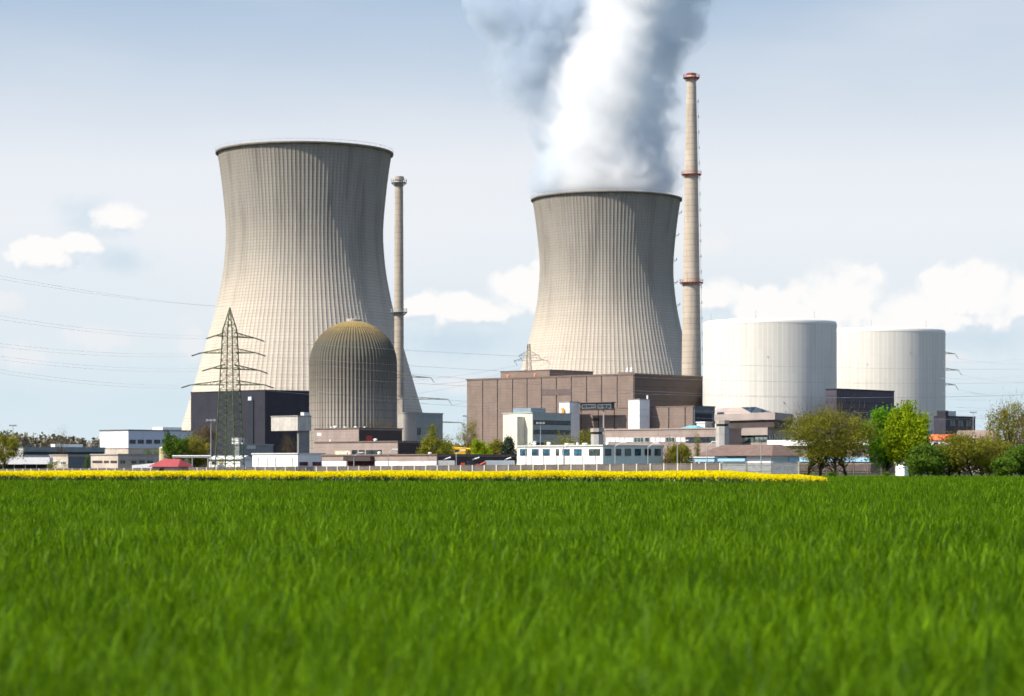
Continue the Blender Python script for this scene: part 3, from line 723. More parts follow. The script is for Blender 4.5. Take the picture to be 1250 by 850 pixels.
# brown service blocks below the dome
h = B('service_block', 'upper brown block below the ribbed dome with a dark side and red door', 'building', 384, 438, 491, 523.4, 630)
h.body(BROWN2, roofmat=surf('brown_coping', (0.17, 0.125, 0.10))); h.rbox(438.6, 490.5, 525.5, 540, DARKF, 'side_face', .08); h.vents(5, 2, 1.0)  # dark sheet over the right side carries that side's shade as colour
h.rbox(446.5, 454, 532, 541, REDP, 'door', .16); h.lbox(387, 392.5, 528.5, 532.5, LGREY, 'sign_panel')
h = B('service_block', 'middle brown block with a strip of dark windows, below the dome', 'building', 384, 485.5, 515, 539.6, 585)
h.body(BROWN2, roofmat=surf('brown_coping', (0.17, 0.125, 0.10))); h.rbox(486, 514.5, 541, 556, DARKF, 'side_face', .08)  # shaded right side painted dark with a sheet over the brown
h.win('l', 409, 428.5, 550, 555.5, surf('cream_blind', (0.6, 0.55, 0.42)), BEIGE, 3); h.win('l', 429.8, 436.3, 549.5, 556, nm=2); h.win('l', 438.3, 445, 549.5, 556, nm=2); h.win('l', 447, 466, 549.5, 556, nm=6)
h.vents(2, 5)
h = B('low_entrance_building', 'long low brown and white entrance building behind the concrete wall', 'building', 393, 533.5, 630, 556.0, 482)
h.body(BROWN2, roofmat=surf('brown_coping', (0.17, 0.125, 0.10)))
h.lbox(393.5, 423, 563.3, 576, WHITE, 'wall_panel', .1); h.lbox(457.5, 533, 563.3, 576, WHITE, 'wall_panel', .1)
h.rbox(534, 629.5, 557.5, 576, DARKF, 'side_face', .05)  # dark sheet on the right side: shade put into the colour
h.lbox(424, 457, 557.5, 563.0, DARKF, 'canopy', 1.2); h.lbox(424, 457, 563.1, 576, surf('dark_recess', (0.03, 0.015, 0.015)), 'entrance_recess', .06)
for i in range(5): h.win('l', 425 + i * 6.4, 430.6 + i * 6.4, 563.5, 574, PANE, REDF, 2)
h.win('l', 486, 505, 563.5, 570, nm=5); h.win('l', 513.5, 518, 563.5, 570, nm=2); h.vents(3, 6)
for x_ in (541, 576, 615):
    xx_ = h.R(x_); m = MB(); m.bar((xx_, -.1, h.H - .9), (xx_ + .9, -1.3, h.H - .4), .14); m.build('floodlight', WHITE2, h.root)
for i, (x0, x1, lab, mt) in enumerate(((534.5, 555, 'ribbed pale grey container beside the red machine', LGREY), (592, 628.5, 'long ribbed blue-grey container left of the white site office', surf('blue_grey_ribbed', (0.42, 0.47, 0.50), .6, .06, .3, .1)))):
    D_ = 462; xa, xb = WX(x0, D_), WX(x1, D_); r = empty('container', ((xa + xb) / 2, D_, 0), 0, lab, 'container')
    m = MB(); w = (xb - xa) / 2; m.box(-w, w, 0, 2.4, .12, WZ(562.3, D_)); nrb = int(w * 5)
    for j_ in range(nrb): c = -w + .15 + j_ * (2 * w - .3) / (nrb - 1); m.box(c - .05, c + .05, -.06, -.002, .2, WZ(562.3, D_) - .1)
    m.build('body', mt, r)
    for sx in (-1, 1):
        m = MB(); m.box(sx * w - .1 * (sx > 0), sx * w + .1 * (sx < 0), -.09, -.063, .05, WZ(562.3, D_)); m.build('corner_post', STEEL, r)
# red machine and yellow crane
D_ = 458
r = empty('red_machine', (WX(577, D_), D_, 0), 0, 'red construction machine parked behind the concrete wall', 'machine')
m = MB(); m.box(-2.2, 2.0, -.6, .8, .7, 1.5); m.box(-2.3, -1.5, -.7, .9, 1.5, 2.1); m.box(.6, 1.2, -.5, .6, 1.5, 1.9); m.build('body', REDP, r)
m = MB(); m.box(-1.1, .2, -.62, .7, 1.51, 2.45); m.build('cab', PANE, r)
m = MB(); m.bar((1.2, 0, 1.6), (2.4, 0, 2.2), .14); m.bar((2.4, 0, 2.2), (2.7, 0, 1.2), .12); m.build('boom', REDP, r)
for wx_ in (-1.6, -.2, 1.4):
    m = MB(); m.bar((wx_, -.75, .55), (wx_, -.45, .55), .55, k=14); m.build('wheel', JOINT, r)
D_ = 560
r = empty('yellow_crane', (WX(562, D_), D_, 0), 0, 'yellow mobile crane folded behind the low dark-sided building', 'crane')
m = MB(); m.box(-1.4, 1.2, -.7, .9, WZ(551, D_) - 1, WZ(547, D_)); m.box(-1.6, 1.4, -1, 1.1, .8, 2.2); m.build('body', YCRANE, r)
m = MB(); m.bar((-2.0, 0, WZ(547, D_)), (2.4, 0, WZ(548.5, D_)), .28); m.bar((.9, 0, WZ(556, D_)), (1.9, 0, WZ(547.5, D_)), .25); m.build('boom', YCRANE, r)
m = MB(); m.box(-1.3, -.3, -.75, .95, WZ(552, D_), WZ(549, D_)); m.build('cab', PANE, r)
for wx_ in (-1.1, .9):
    m = MB(); m.bar((wx_, -1.1, .6), (wx_, -.7, .6), .6, k=14); m.build('wheel', JOINT, r)

# white workshop left of the pylon
h = B('workshop', 'low white workshop with small red-framed windows on its grey side', 'building', 308, 363.5, 396, 554.6, 520)
h.body(WHITE, roofmat=LGREY)
for x0, x1 in ((365.5, 375.5), (381.5, 392)): h.win('r', x0, x1, 564, 568.5, PANE, REDF, 3)
for x_ in (315, 326, 336, 344, 357): h.lbox(x_, x_ + .6, 558.5, 569, GREY, 'downpipe', .12)
m = MB(); m.box(-2.2, -.002, h.L(333), h.L(316), WZ(573, 500), WZ(571.6, 500)); m.build('canopy', TEALG, h.root)
h = B('shed', 'low white shed with a grey pitched roof behind the pylon legs', 'shed', 255, 293, 309, 561, 545)
h.body(WHITE, roof=False)
m = MB(); zr = h.H; m.add([(-.4, -.4, zr), (h.b + .4, -.4, zr), (h.b + .4, h.a + .4, zr), (-.4, h.a + .4, zr), (h.b / 2, -.4, zr + .9), (h.b / 2, h.a + .4, zr + .9)], [(0, 4, 5, 3), (4, 1, 2, 5), (0, 1, 4), (3, 5, 2), (0, 3, 2, 1)]); m.build('roof', LGREY, h.root)
h.lbox(268, 271, 563, 567, surf('yellow_notice', (.7, .55, .08)), 'notice'); h.win('l', 259, 264, 563.5, 567, nm=2)

# red roofed pavilion and pale tank
h = B('pavilion', 'small building under a dark red hipped roof near the wall', 'pavilion', 186, 218, 230, 567, 478)
h.body(BEIGE, roof=False, z1=WZ(570, 478)); za, zb = WZ(570, 478), WZ(560.3, 478)
m = MB(); e = .7; m.add([(-e, -e, za), (h.b + e, -e, za), (h.b + e, h.a + e, za), (-e, h.a + e, za), (h.b / 2, h.a * .12, zb), (h.b / 2, h.a * .75, zb)], [(0, 1, 4), (1, 2, 5, 4), (2, 3, 5), (3, 0, 4, 5), (0, 3, 2, 1)]); m.build('roof', REDROOF, h.root)
h.win('l', 195, 200, 571.5, 575, nm=2)
D_ = 560
r = empty('storage_tank', (WX(200.5, D_), D_, 0), 0, 'pale yellow upright tank behind the red roof', 'tank'); rr = 6.2 / F * D_
m = MB(); m.lathe([(rr, 0), (rr, WZ(547.2, D_)), (rr * 1.04, WZ(546.8, D_)), (rr * .5, WZ(545.2, D_)), (.05, WZ(544.8, D_))], 32); m.build('shell', YELLOWT, r, True)
m = MB(); m.bar((rr * .6, -rr * .9, 0), (rr * .6, -rr * .9, WZ(546, D_)), .07); m.build('ladder', STEEL, r)
# pipe rack
D_ = 530
r = empty('pipe_rack', (WX(243, D_), D_, 0), 0, 'grey raised pipe rack beside the red roof', 'pipe rack')
for x_ in (-5.5, -1.5, 2.0):
    m = MB(); m.bar((x_, 0, 0), (x_, 0, WZ(557, D_)), .12); m.build('post', STEEL, r)
m = MB(); m.bar((-6, 0, WZ(557, D_)), (2.6, 0, WZ(557, D_)), .2); m.bar((-6, .4, WZ(558.6, D_)), (2.6, .4, WZ(558.6, D_)), .14); m.build('pipe', LGREY, r)

# left: concrete garage, white hall, long low building, white canopies
h = B('concrete_garage', 'weathered concrete garage with dark openings below the white hall', 'garage', 111, 144, 194, 555.6, 560)
h.body(BEIGE); h.lbox(113, 125, 562.5, 565.5, JOINT, 'opening', .05); h.lbox(127, 133, 562.5, 565.5, JOINT, 'opening', .05); h.lbox(135, 143, 562.5, 565.5, JOINT, 'opening', .05)
for x0, x1 in ((146, 153), (160, 167), (169, 177), (179, 187)): h.win('r', x0, x1, 562, 566.5, PANEG, GREY, 2)
h.rbox(144.6, 193.5, 557, 561.5, GREY, 'fascia', .1)
m = MB(); m.add([(0, 0, 0), (7.5, 0, 0), (7.5, 2.5, 0), (0, 2.5, 0), (0, 0, 1.5), (7.5, 0, 2.2), (7.5, 2.5, 2.2), (0, 2.5, 1.5)], [(0, 3, 2, 1), (4, 5, 6, 7), (0, 1, 5, 4), (1, 2, 6, 5), (2, 3, 7, 6), (3, 0, 4, 7)])
tr = m.build('container_trailer', WHITE2, None, loc=(WX(161, 500), 500, .15)); tag(tr, 'low white slanted trailer in front of the concrete garage', 'trailer')
h = B('white_hall', 'white box-shaped hall with a band of dark windows on its shaded side', 'building', 122, 156.5, 235, 525.8, 760)
m = MB(); m.box(0, h.b, 0, h.a, WZ(547.2, 760), h.H); m.build('wall', WHITE2, h.root)
m = MB(); m.box(.25, h.b - .25, .25, h.a - .25, 0, WZ(547.2, 760) - .002); m.build('base', BEIGE, h.root)
m = MB(); m.box(-.2, h.b + .2, -.2, h.a + .2, h.H, h.H + .35); m.build('roof', surf('dark_edge', (.12, .12, .13)), h.root)
h.rbox(157, 234, 526.6, 547, surf('skylit_shade_sheet', (0.50, 0.54, 0.60), .6, .05, .3, .08, (6, 40, .1, .3)), 'side_face', .05)  # white side face tinted blue-grey, its skylit shade painted in
for i in range(5):
    for o in (h.win('r', 158 + i * 10, 165.3 + i * 10, 537, 541.8, nm=4),):
        o.location.y = -.06
h.rbox(157.5, 178, 548, 554, JOINT, 'open_bay', -.2 + .0) if False else None
h.top(.55, .85, .05, .4, 1.0, WHITE2, 'roof_box')
h = B('long_office', 'long low office with a teal-grey roof band left of the white hall', 'building', 5, 28, 128, 546.7, 700)
h.body(LGREY, roofmat=TEALG); h.rbox(28.5, 127, 547.5, 551.4, TEALG, 'roof_band', .3); h.rbox(28.5, 127, 551.8, 555.4, surf('shade_band', (.04, .05, .06)), 'shade_strip', .05)  # flat dark strip under the roof band, shade painted as colour
for i in range(9): h.win('r', 29 + i * 10.8, 38 + i * 10.8, 551.9, 555.2, PANEB, DARKF, 3)
m = MB(); m.box(h.R(72), h.R(106), 2, 4, h.H + .281, h.H + 1.2); m.build('roof_box', WHITE, h.root)
h = B('beige_lodge', 'small beige lodge with a grey side beyond the long white awning', 'building', 61, 83, 110, 556.3, 590)
h.body(BEIGE); h.win('l', 64, 70, 563, 567.5, PANEG, WHITE2, 3); h.win('l', 74, 81, 563, 567.5, PANEG, WHITE2, 3); h.rbox(83.3, 109.8, 557.5, 572, surf('slate_side', (.13, .15, .16)), 'side_face', .06)
D_ = 575
r = empty('awning', (WX(30, D_), D_, 0), 0, 'long white flat awning at the far left above parked bicycles', 'awning')
m = MB(); m.box(WX(-40, D_) - r.location.x, WX(62, D_) - r.location.x, -1.5, 2.5, WZ(566.8, D_), WZ(558.4, D_)); m.build('canopy', WHITE2, r)
for i in range(8):
    m = MB(); x_ = WX(-36 + i * 13.6, D_) - r.location.x; m.bar((x_, -1, 0), (x_, -1, WZ(566.9, D_)), .09); m.build('post', LGREY, r)
m = MB(); m.box(WX(-40, D_) - r.location.x, WX(62, D_) - r.location.x, 2.0, 2.3, 0, WZ(567, D_)); m.build('back_wall', surf('dark_green_wall', (.05, .07, .06)), r)

# central offices
h = B('cream_office', 'cream and grey-green three-storey office in front of the largest brown hall', 'office building', 614, 650, 697, 504.8, 640)
h.body(CREAM, roofmat=GREYG)
h.rbox(650.3, 696.8, 506, 560, GREYG, 'side_face', .05)
for y0 in (513.5, 525):
    o = h.win('r', 651.5, 696, y0, y0 + 5.4, PANE, DARKF, 12); o.location.y = -.055
h.rbox(653, 672, 540.5, 545, JOINT, 'entrance', .1)
m = MB(); ya, yb = h.L(647), h.L(624); m.box(-3.0, -.003, h.L(640.5), h.L(623.8), 0, h.zL(632, 509)); m.build('stair_bay', CREAM, h.root)
h.win('l', 617.5, 620.5, 520.5, 532, nm=1)
m = MB(); m.box(1, 7, 1.5, h.a * .75, h.H + .281, h.H + 1.5); m.build('roof_plant', surf('blue_grey_plant', (.22, .29, .34)), h.root)
h = B('stair_tower', 'white stair tower with an orange emblem behind the cream office', 'tower', 682.5, 695.2, 707.5, 491.2, 825)
h.body(WHITE); m = MB(); yl = h.L(688.5)
m.box(-.7, -.1, yl - .6, yl + .6, WZ(507, 828), WZ(500.5, 828)); m.box(-.6, -.15, yl - .2, yl + .9, WZ(500.4, 828), WZ(498.5, 828)); m.build('emblem', ORANGEP, h.root)
h = B('stair_tower', 'pale stair tower standing alone before the lower brown hall', 'tower', 767, 780.7, 793, 488.0, 806)
h.body(WHITE)
m = MB(); m.bar((h.b * .9, .5, h.H + .28), (h.b * .9, .5, h.H + 1.6), .3, k=8); m.build('roof_lamp', WHITE2, h.root)
h = B('dark_bridge', 'black enclosed footbridge running from the white stair tower', 'footbridge', 708, 747, 750, 491.8, 817)
h.body(surf('black_sheet', (.03, .028, .035), .6), z0=WZ(500.5, 817), lip=.3, roofmat=JOINT)
for i in range(2): h.win('l', 711 + i * 19, 727 + i * 19, 494, 498.5, PANE, STEEL, 3)
m = MB(); m.bar((h.b * .5, h.a * .3, 0), (h.b * .5, h.a * .3, WZ(500.6, 817)), .3); m.build('support', GREY, h.root)
h = B('lower_hall', 'lower brown hall with ribbed panels between the pale stair towers', 'industrial hall', 690, 847, 872, 496.8, 800)
m = jointed(h, [690, 710, 731, 750.5, 769, 790, 817, 837, 847]); m.build('wall', [BROWN, JOINT, surf('slate_side', (.07, .065, .08))], h.root)  # right side of the brown hall toned slate to carry its shade
m = MB(); m.box(-.35, h.b + .2, -.35, h.a + .2, h.H + .002, h.H + .4); m.build('roof', surf('brown_coping', (0.17, 0.125, 0.10)), h.root)
h.lbox(722, 731, 510.5, 514, JOINT, 'louvre', .3); h.rbox(848, 868, 505, 525, surf('dark_slate', (.035, .034, .045)), 'roller_door', .33)

# site office by the wall
h = B('site_office', 'white two-tier container office with blue windows behind the concrete wall', 'office building', 631.5, 736, 809.5, 544.8, 440)
h.body(surf('white_container', (.80, .78, .72), .6, .05, .4, .12, (2.6, 50, .05, .35)), roofmat=LGREY)
h.rbox(736.3, 809.3, 546, 575, surf('green_grey_container', (.60, .68, .62), .6, .06, .4, .12, (2.6, 50, .05, .4)), 'side_face', .04)
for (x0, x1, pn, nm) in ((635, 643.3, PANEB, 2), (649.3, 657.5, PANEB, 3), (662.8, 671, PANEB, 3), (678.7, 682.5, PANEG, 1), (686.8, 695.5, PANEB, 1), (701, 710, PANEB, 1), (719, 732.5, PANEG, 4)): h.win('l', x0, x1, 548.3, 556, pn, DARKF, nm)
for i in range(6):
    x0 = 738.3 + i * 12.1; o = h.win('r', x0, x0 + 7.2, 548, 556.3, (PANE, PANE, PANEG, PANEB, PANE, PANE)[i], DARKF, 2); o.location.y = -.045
for x_ in (642, 649, 663.5, 679.5, 689, 695.5, 711, 727): h.lbox(x_, x_ + .45, 557, 574, GREY, 'downpipe', .1)
h.vents(6, 9, .8)
# guard turrets and control building
def turret(px, D, rpx, y0, y1, label):
    k = D / F; r = empty('guard_turret', (WX(px, D), D, 0), .2, label, 'turret'); R_ = rpx * k
    m = MB(); m.lathe([(R_, 0), (R_, WZ(y0 + 7.3, D))], 8, cap1=True); m.build('shaft', GREY, r)
    m = MB(); m.lathe([(R_ * .8, WZ(y0 + 7.3, D) + .002), (R_ * .8, WZ(y0 + 4.6, D))], 8, cap1=True); m.build('lookout_slit', JOINT, r)
    m = MB(); m.lathe([(R_ * 1.08, WZ(y0 + 4.6, D) + .002), (R_ * 1.08, WZ(y0, D))], 8, cap0=True, cap1=True); m.build('head', surf('turret_head', (.36, .33, .29), .9, .14, .3, .3), r)
    return r
turret(729, 560, 8, 523, 546, 'short grey concrete guard turret beside the white site office')
h = B('control_wing', 'long low pinkish wing with a row of white window panels', 'building', 738.5, 880, 905, 523.6, 570)
h.body(BROWN2, roofmat=surf('pink_coping', (.325, .275, .248)))
x0 = 739.5
for i in range(6): h.win('l', 740 + i * 5.6, 745.3 + i * 5.6, 534, 540, WHITE2, LGREY, 1)
h.win('l', 774, 786, 533.8, 540.2, PANEG, LGREY, 3); h.win('l', 787, 793, 534, 540, PANEG, LGREY, 1)
for i in range(3): h.win('l', 794 + i * 6.2, 799.8 + i * 6.2, 534, 540, WHITE2, LGREY, 1)
h.win('l', 813, 824, 533.8, 540, PANEG, LGREY, 3)
for i in range(2): h.win('l', 825 + i * 6, 830.6 + i * 6, 534, 540, WHITE2, LGREY, 1)
h.win('l', 837.5, 873, 533.5, 540.3, PANE, DARKF, 7)
m = MB(); ya, yb = h.L(844), h.L(824); m.add([(2, yb, h.H + .29), (2, ya, h.H + .29), (6, ya, h.H + .29), (6, yb, h.H + .29), (4, yb - 1.2, h.H + 1.0), (4, ya + 1.2, h.H + 1.0)], [(0, 1, 5, 4), (1, 2, 5), (2, 3, 4, 5), (3, 0, 4), (0, 3, 2, 1)]); m.build('skylight', TEAL, h.root)
rb = B('roof_cabin', 'small white cabin on the roof of the pinkish wing', 'cabin', 850.5, 860.5, 869.5, 516.3, 590)
rb.root.location.z = h.H + .281; rb.H -= h.H + .281; rb.body(WHITE, roofmat=WHITE2); rb.rbox(862.5, 866, 519, 523, LGREY, 'door', .05)
for o in list(rb.root.children):
    if o.name.startswith('door'): o.location.z = -rb.root.location.z
# polygonal control block
D_ = 575; k = D_ / F
r = empty('control_block', (WX(918, D_), D_ + 12, 0), 0, 'pinkish polygonal control block with dark bands left of the olive tree', 'building')
ox = r.location.x; oy = r.location.y
def pp(px, D): return (WX(px, D) - ox, D - oy)
low_ = [pp(877, 588), pp(937, 570), pp(966, 585), pp(966, 612), pp(880, 620)]
upp = [pp(872, 590), pp(946, 568), pp(968, 583), pp(968, 612), pp(872, 622)]
def grow(poly, s_):
    c = np.mean(np.array(poly), 0); return [tuple(c + (np.array(p) - c) * s_) for p in poly]
def band(poly, ya, yb, mat, name, sc=1.0):
    m = MB(); m.prism(grow(poly, sc), WZ(yb, D_), WZ(ya, D_)); return m.build(name, mat, r)
band(low_, 540.5, 576, BROWN2, 'base', 0.98)
band(low_, 531.6, 540.4, PANEG, 'window_band', 0.96)
m = MB(); lp = grow(low_, .963)
for a_, b_ in zip(lp, lp[1:] + lp[:1]):
    for q in range(9):
        t = (q + .5) / 9; c = (a_[0] + (b_[0] - a_[0]) * t, a_[1] + (b_[1] - a_[1]) * t); m.bar((*c, WZ(540.3, D_)), (*c, WZ(531.7, D_)), .1)
m.build('mullion', DARKF, r)
band(low_, 522.4, 531.5, surf('pink_panel', (.325, .275, .248), .8, .08, .3, .15), 'fascia', 1.0)
band(upp, 513, 522.3, DARKF, 'dark_band', 0.955)
band(upp, 504.6, 512.9, surf('pink_panel', (.325, .275, .248)), 'upper_fascia', 1.0)
# tapering roof lantern
m = MB(); zt, z0_ = WZ(496.2, D_), WZ(504.5, D_); lo = [pp(872, 592), pp(946, 572), pp(955, 585), pp(950, 612), pp(876, 618)]; hi = [pp(874.5, 592.8), pp(923, 579.5), pp(928, 590), pp(922, 606), pp(880, 610)]
m.add([(*p, z0_) for p in lo] + [(*p, zt) for p in hi], [(i, (i + 1) % 5, 5 + (i + 1) % 5, 5 + i) for i in range(5)] + [(4, 3, 2, 1, 0), (5, 6, 7, 8, 9)]); m.build('roof', surf('pink_panel', (.325, .275, .248)), r)
def onroof(x0, x1, t0, t1, nm):
    # a dark panel lying on the sloping front face of the roof
    a0, b0, a1, b1 = [Vector((*lo[0], z0_)), Vector((*lo[1], z0_)), Vector((*hi[0], zt)), Vector((*hi[1], zt))]
    nrm = (b0 - a0).cross(a1 - a0).normalized(); nrm = -nrm if nrm.y > 0 else nrm
    def at(u, v): return (a0 + (b0 - a0) * u).lerp(a1 + (b1 - a1) * u, v)
    q = [at(x0, t0), at(x1, t0), at(x1, t1), at(x0, t1)]
    m = MB(); m.add([p + nrm * .03 for p in q] + [p + nrm * .15 for p in q], [(3, 2, 1, 0), (4, 5, 6, 7), (0, 1, 5, 4), (1, 2, 6, 5), (2, 3, 7, 6), (3, 0, 4, 7)]); m.build(nm, PANE, r)
onroof(.64, .97, .12, .95, 'skylight'); onroof(.05, .17, -.0, .3, 'skylight')
turret(882, 566, 8.5, 513.3, 545, 'taller grey concrete guard turret against the pinkish control block')
# gatehouse with hipped tile roof
h = B('gatehouse', 'low gatehouse under a broad brown tiled hipped roof', 'gatehouse', 853, 941, 975, 556, 470)
za, zb = WZ(556.3, 470), WZ(542.6, 470)
h.body(WHITE2, roof=False, z1=za - .002)
m = MB(); e = 1.0; m.add([(-e, -e, za), (h.b + e, -e, za), (h.b + e, h.a + e, za), (-e, h.a + e, za), (h.b * .4, h.a * .12, zb), (h.b * .4, h.a * .82, zb), (h.b * .7, h.a * .12, zb), (h.b * .7, h.a * .82, zb)],
      [(0, 1, 6, 4), (1, 2, 7, 6), (2, 3, 5, 7), (3, 0, 4, 5), (4, 6, 7, 5), (0, 3, 2, 1)]); m.build('roof', ROOFT, h.root)
h.lbox(853.5, 911, 559.5, 563.5, BLUEA, 'blue_band', .5); h.lbox(888, 911, 557.4, 559, PANE, 'window_strip', .08); h.rbox(941.5, 974, 559, 567, surf('pale_teal', (.42, .55, .55)), 'side_face', .05)
h.rbox(962, 974.5, 558, 564, BLUEA, 'blue_band', .3)
h = B('blue_canopy', 'light blue canopy band beside the gatehouse', 'canopy', 837.5, 872, 876, 559.3, 452)
h.body(BLUEA, z0=WZ(563.8, 452), name='band', roofmat=LGREY)
for f_ in (.05, .5, .95):
    m = MB(); m.bar((h.b * .5, h.a * f_, 0), (h.b * .5, h.a * f_, WZ(563.9, 452)), .1); m.build('post', STEEL, h.root)
h = B('white_flat_building', 'long flat building with a bright white roof edge behind the olive tree', 'building', 942.5, 1063, 1100, 536.6, 520)
h.body(BROWN2, z1=WZ(543.5, 520), roof=False); m = MB(); m.box(-.8, h.b + .8, -.8, h.a + .8, WZ(543.5, 520) + .002, WZ(536.4, 520)); m.build('roof', WHITE, h.root)
for i in range(6): h.win('l', 950 + i * 18, 962 + i * 18, 550, 557, PANE, DARKF, 3)
h.lbox(945, 1062, 559, 564, BLUEA, 'blue_band', .3)

# buildings around the drums
h = B('dark_link_building', 'dark striped block wedged between the two white cylinders', 'industrial hall', 1008, 1021.5, 1091.5, 475.2, 845)
h.body(NAVY, roofmat=JOINT)
h = B('dark_annexe', 'dark blue-grey annexe right of the farther white cylinder', 'industrial hall', 1140, 1154.5, 1190.5, 508.6, 900)
h.body(surf('dark_annexe_cladding', (.045, .045, .062), .6, .12, .3, .1, (5, 4, .1, .4)), roofmat=JOINT); h.top(.15, .42, .2, .7, 1.9, LGREY, 'roof_box'); h.top(.02, .13, .1, .8, 2.0, BLACKM, 'roof_block')
for i in range(3): h.win('r', 1159 + i * 10, 1166 + i * 10, 513, 521, PANE, DARKF, 2)
h = B('orange_roof_house', 'house with a bright orange tiled roof behind the hedge', 'house', 1134, 1158, 1166, 533.5, 640)
h.body(WHITE, roof=False, z1=WZ(537.5, 640)); za, zb = WZ(537.5, 640), WZ(530.3, 640)
m = MB(); m.add([(-.4, -.4, za), (h.b + .4, -.4, za), (h.b + .4, h.a + .4, za), (-.4, h.a + .4, za), (h.b / 2, -.4, zb), (h.b / 2, h.a + .4, zb)], [(0, 4, 5, 3), (4, 1, 2, 5), (0, 1, 4), (3, 5, 2), (0, 3, 2, 1)]); m.build('roof', ORANGE, h.root)
h.win('l', 1140, 1145, 540, 545, nm=2)
h = B('brown_roof_house', 'low house with a long grey-brown roof behind the right bushes', 'house', 1166, 1212, 1222, 530, 600)
h.body(BEIGE, roof=False, z1=WZ(541, 600)); za, zb = WZ(541, 600), WZ(525, 600)
m = MB(); m.add([(-.4, -.4, za), (h.b + .4, -.4, za), (h.b + .4, h.a + .4, za), (-.4, h.a + .4, za), (h.b / 2, -.4, zb), (h.b / 2, h.a + .4, zb)], [(0, 4, 5, 3), (4, 1, 2, 5), (0, 1, 4), (3, 5, 2), (0, 3, 2, 1)]); m.build('roof', surf('grey_brown_roof', (.26, .20, .17), .9, .15, .6, .1, (40, .5, .1, .4)), h.root)
for i in range(4): h.win('l', 1172 + i * 10, 1177 + i * 10, 543, 547, PANE, WHITE2, 2)
D_ = 330
r = empty('white_hut', (WX(1104, D_), D_, 0), PHI - .3, 'small white hut under the bright green tree', 'hut')
m = MB(); m.box(0, 2.2, 0, 1.9, 0, 1.75); m.build('wall', WHITE, r); m = MB(); m.box(-.15, 2.35, -.15, 2.05, 1.752, 1.9); m.build('roof', LGREY, r)
m = MB(); m.box(1.2, 1.9, -.04, -.002, 0, 1.4); m.build('door', DARKF, r)

# ------------------------------------------------------------------ boundary wall
def wall_pt(s_): return (28 - UX * s_, 400 - UY * s_)          # s_ metres to the left along the wall, from photo x = 830
r = empty('boundary_wall', (*wall_pt(80), 0), 0, 'long weathered precast concrete wall with pale posts behind the yellow field', 'wall')
ox, oy = r.location.x, r.location.y
for i in range(-3, 75):
    s0, s1 = i * 2.98, (i + 1) * 2.98; (x0, y0), (x1, y1) = wall_pt(s0), wall_pt(s1); h0 = 1.85 - .0052 * s0
    dxn, dyn = -UX, -UY; nx, ny = -dyn * -1, dxn * -1; nx, ny = -VX, -VY
    m = MB(); rj = rnd.uniform(-.03, .03)
    def slab(m, a, b, z0, z1, o0, o1):
        pa, pb = wall_pt(a), wall_pt(b)
        poly = [(pa[0] + nx * o1 - ox, pa[1] + ny * o1 - oy), (pb[0] + nx * o1 - ox, pb[1] + ny * o1 - oy), (pb[0] + nx * o0 - ox, pb[1] + ny * o0 - oy), (pa[0] + nx * o0 - ox, pa[1] + ny * o0 - oy)]
        m.prism(poly[::-1], z0, z1)
    slab(m, s0 + .14, s1 - .14, 0, h0 - .12 + rj, 0, .1); slab(m, s0 + .14, s1 - .14, h0 - .115 + rj, h0 + rj, -.03, .14)
    m.build('panel', WALLC, r)
    m = MB(); slab(m, s0 - .12, s0 + .12, 0, h0 + .02, -.06, .2); m.build('post', POSTC, r)
r2 = empty('palisade_fence', (*wall_pt(-20), 0), 0, 'pale steel palisade fence right of the concrete wall, before the gatehouse', 'fence')
ox, oy = r2.location.x, r2.location.y; m = MB()
for i in range(97):
    p_ = wall_pt(-9.2 - i * .16); m.box(p_[0] - ox - .05, p_[0] - ox + .05, p_[1] - oy - .02, p_[1] - oy + .02, .1, 1.95 + .03 * (i % 3))
m.build('pale', surf('weathered_zinc', (.24, .245, .24), .7, .25, 1.5, .2), r2)
for zr in (.5, 1.5):
    m = MB(); p0, p1 = wall_pt(-9.2), wall_pt(-24.8); m.bar((p0[0] - ox, p0[1] - oy + .08, zr), (p1[0] - ox, p1[1] - oy + .08, zr), .06); m.build('rail', STEEL, r2)
for i in range(4):
    p_ = wall_pt(-9.2 - i * 5.2); m = MB(); m.box(p_[0] - ox - .12, p_[0] - ox + .12, p_[1] - oy + .1, p_[1] - oy + .3, 0, 2.15); m.build('post', POSTC, r2)
r3 = empty('timber_fence', (*wall_pt(-36), 0), 0, 'dark timber fence in the shade under the olive tree', 'fence')
ox, oy = r3.location.x, r3.location.y
for i in range(9):
    a_, b_ = wall_pt(-25 - i * 2.6), wall_pt(-27.6 - i * 2.6); m = MB()
    m.bar((a_[0] - ox, a_[1] - oy, .55), (b_[0] - ox, b_[1] - oy, .55), .06)
    for q in range(12):
        t = q / 12; x_, y_ = a_[0] + (b_[0] - a_[0]) * t - ox, a_[1] + (b_[1] - a_[1]) * t - oy; m.box(x_ - .06, x_ + .06, y_ - .05, y_ - .02, .05, 1.7)
    m.build('panel', surf('shaded_timber', (.035, .028, .024), .9, .2, 1), r3)  # the tree's shade is put into this dark timber colour
    m = MB(); m.box(a_[0] - ox - .08, a_[0] - ox + .08, a_[1] - oy - .1, a_[1] - oy + .1, 0, 1.8); m.build('post', surf('grey_timber', (.16, .13, .11), .9), r3)

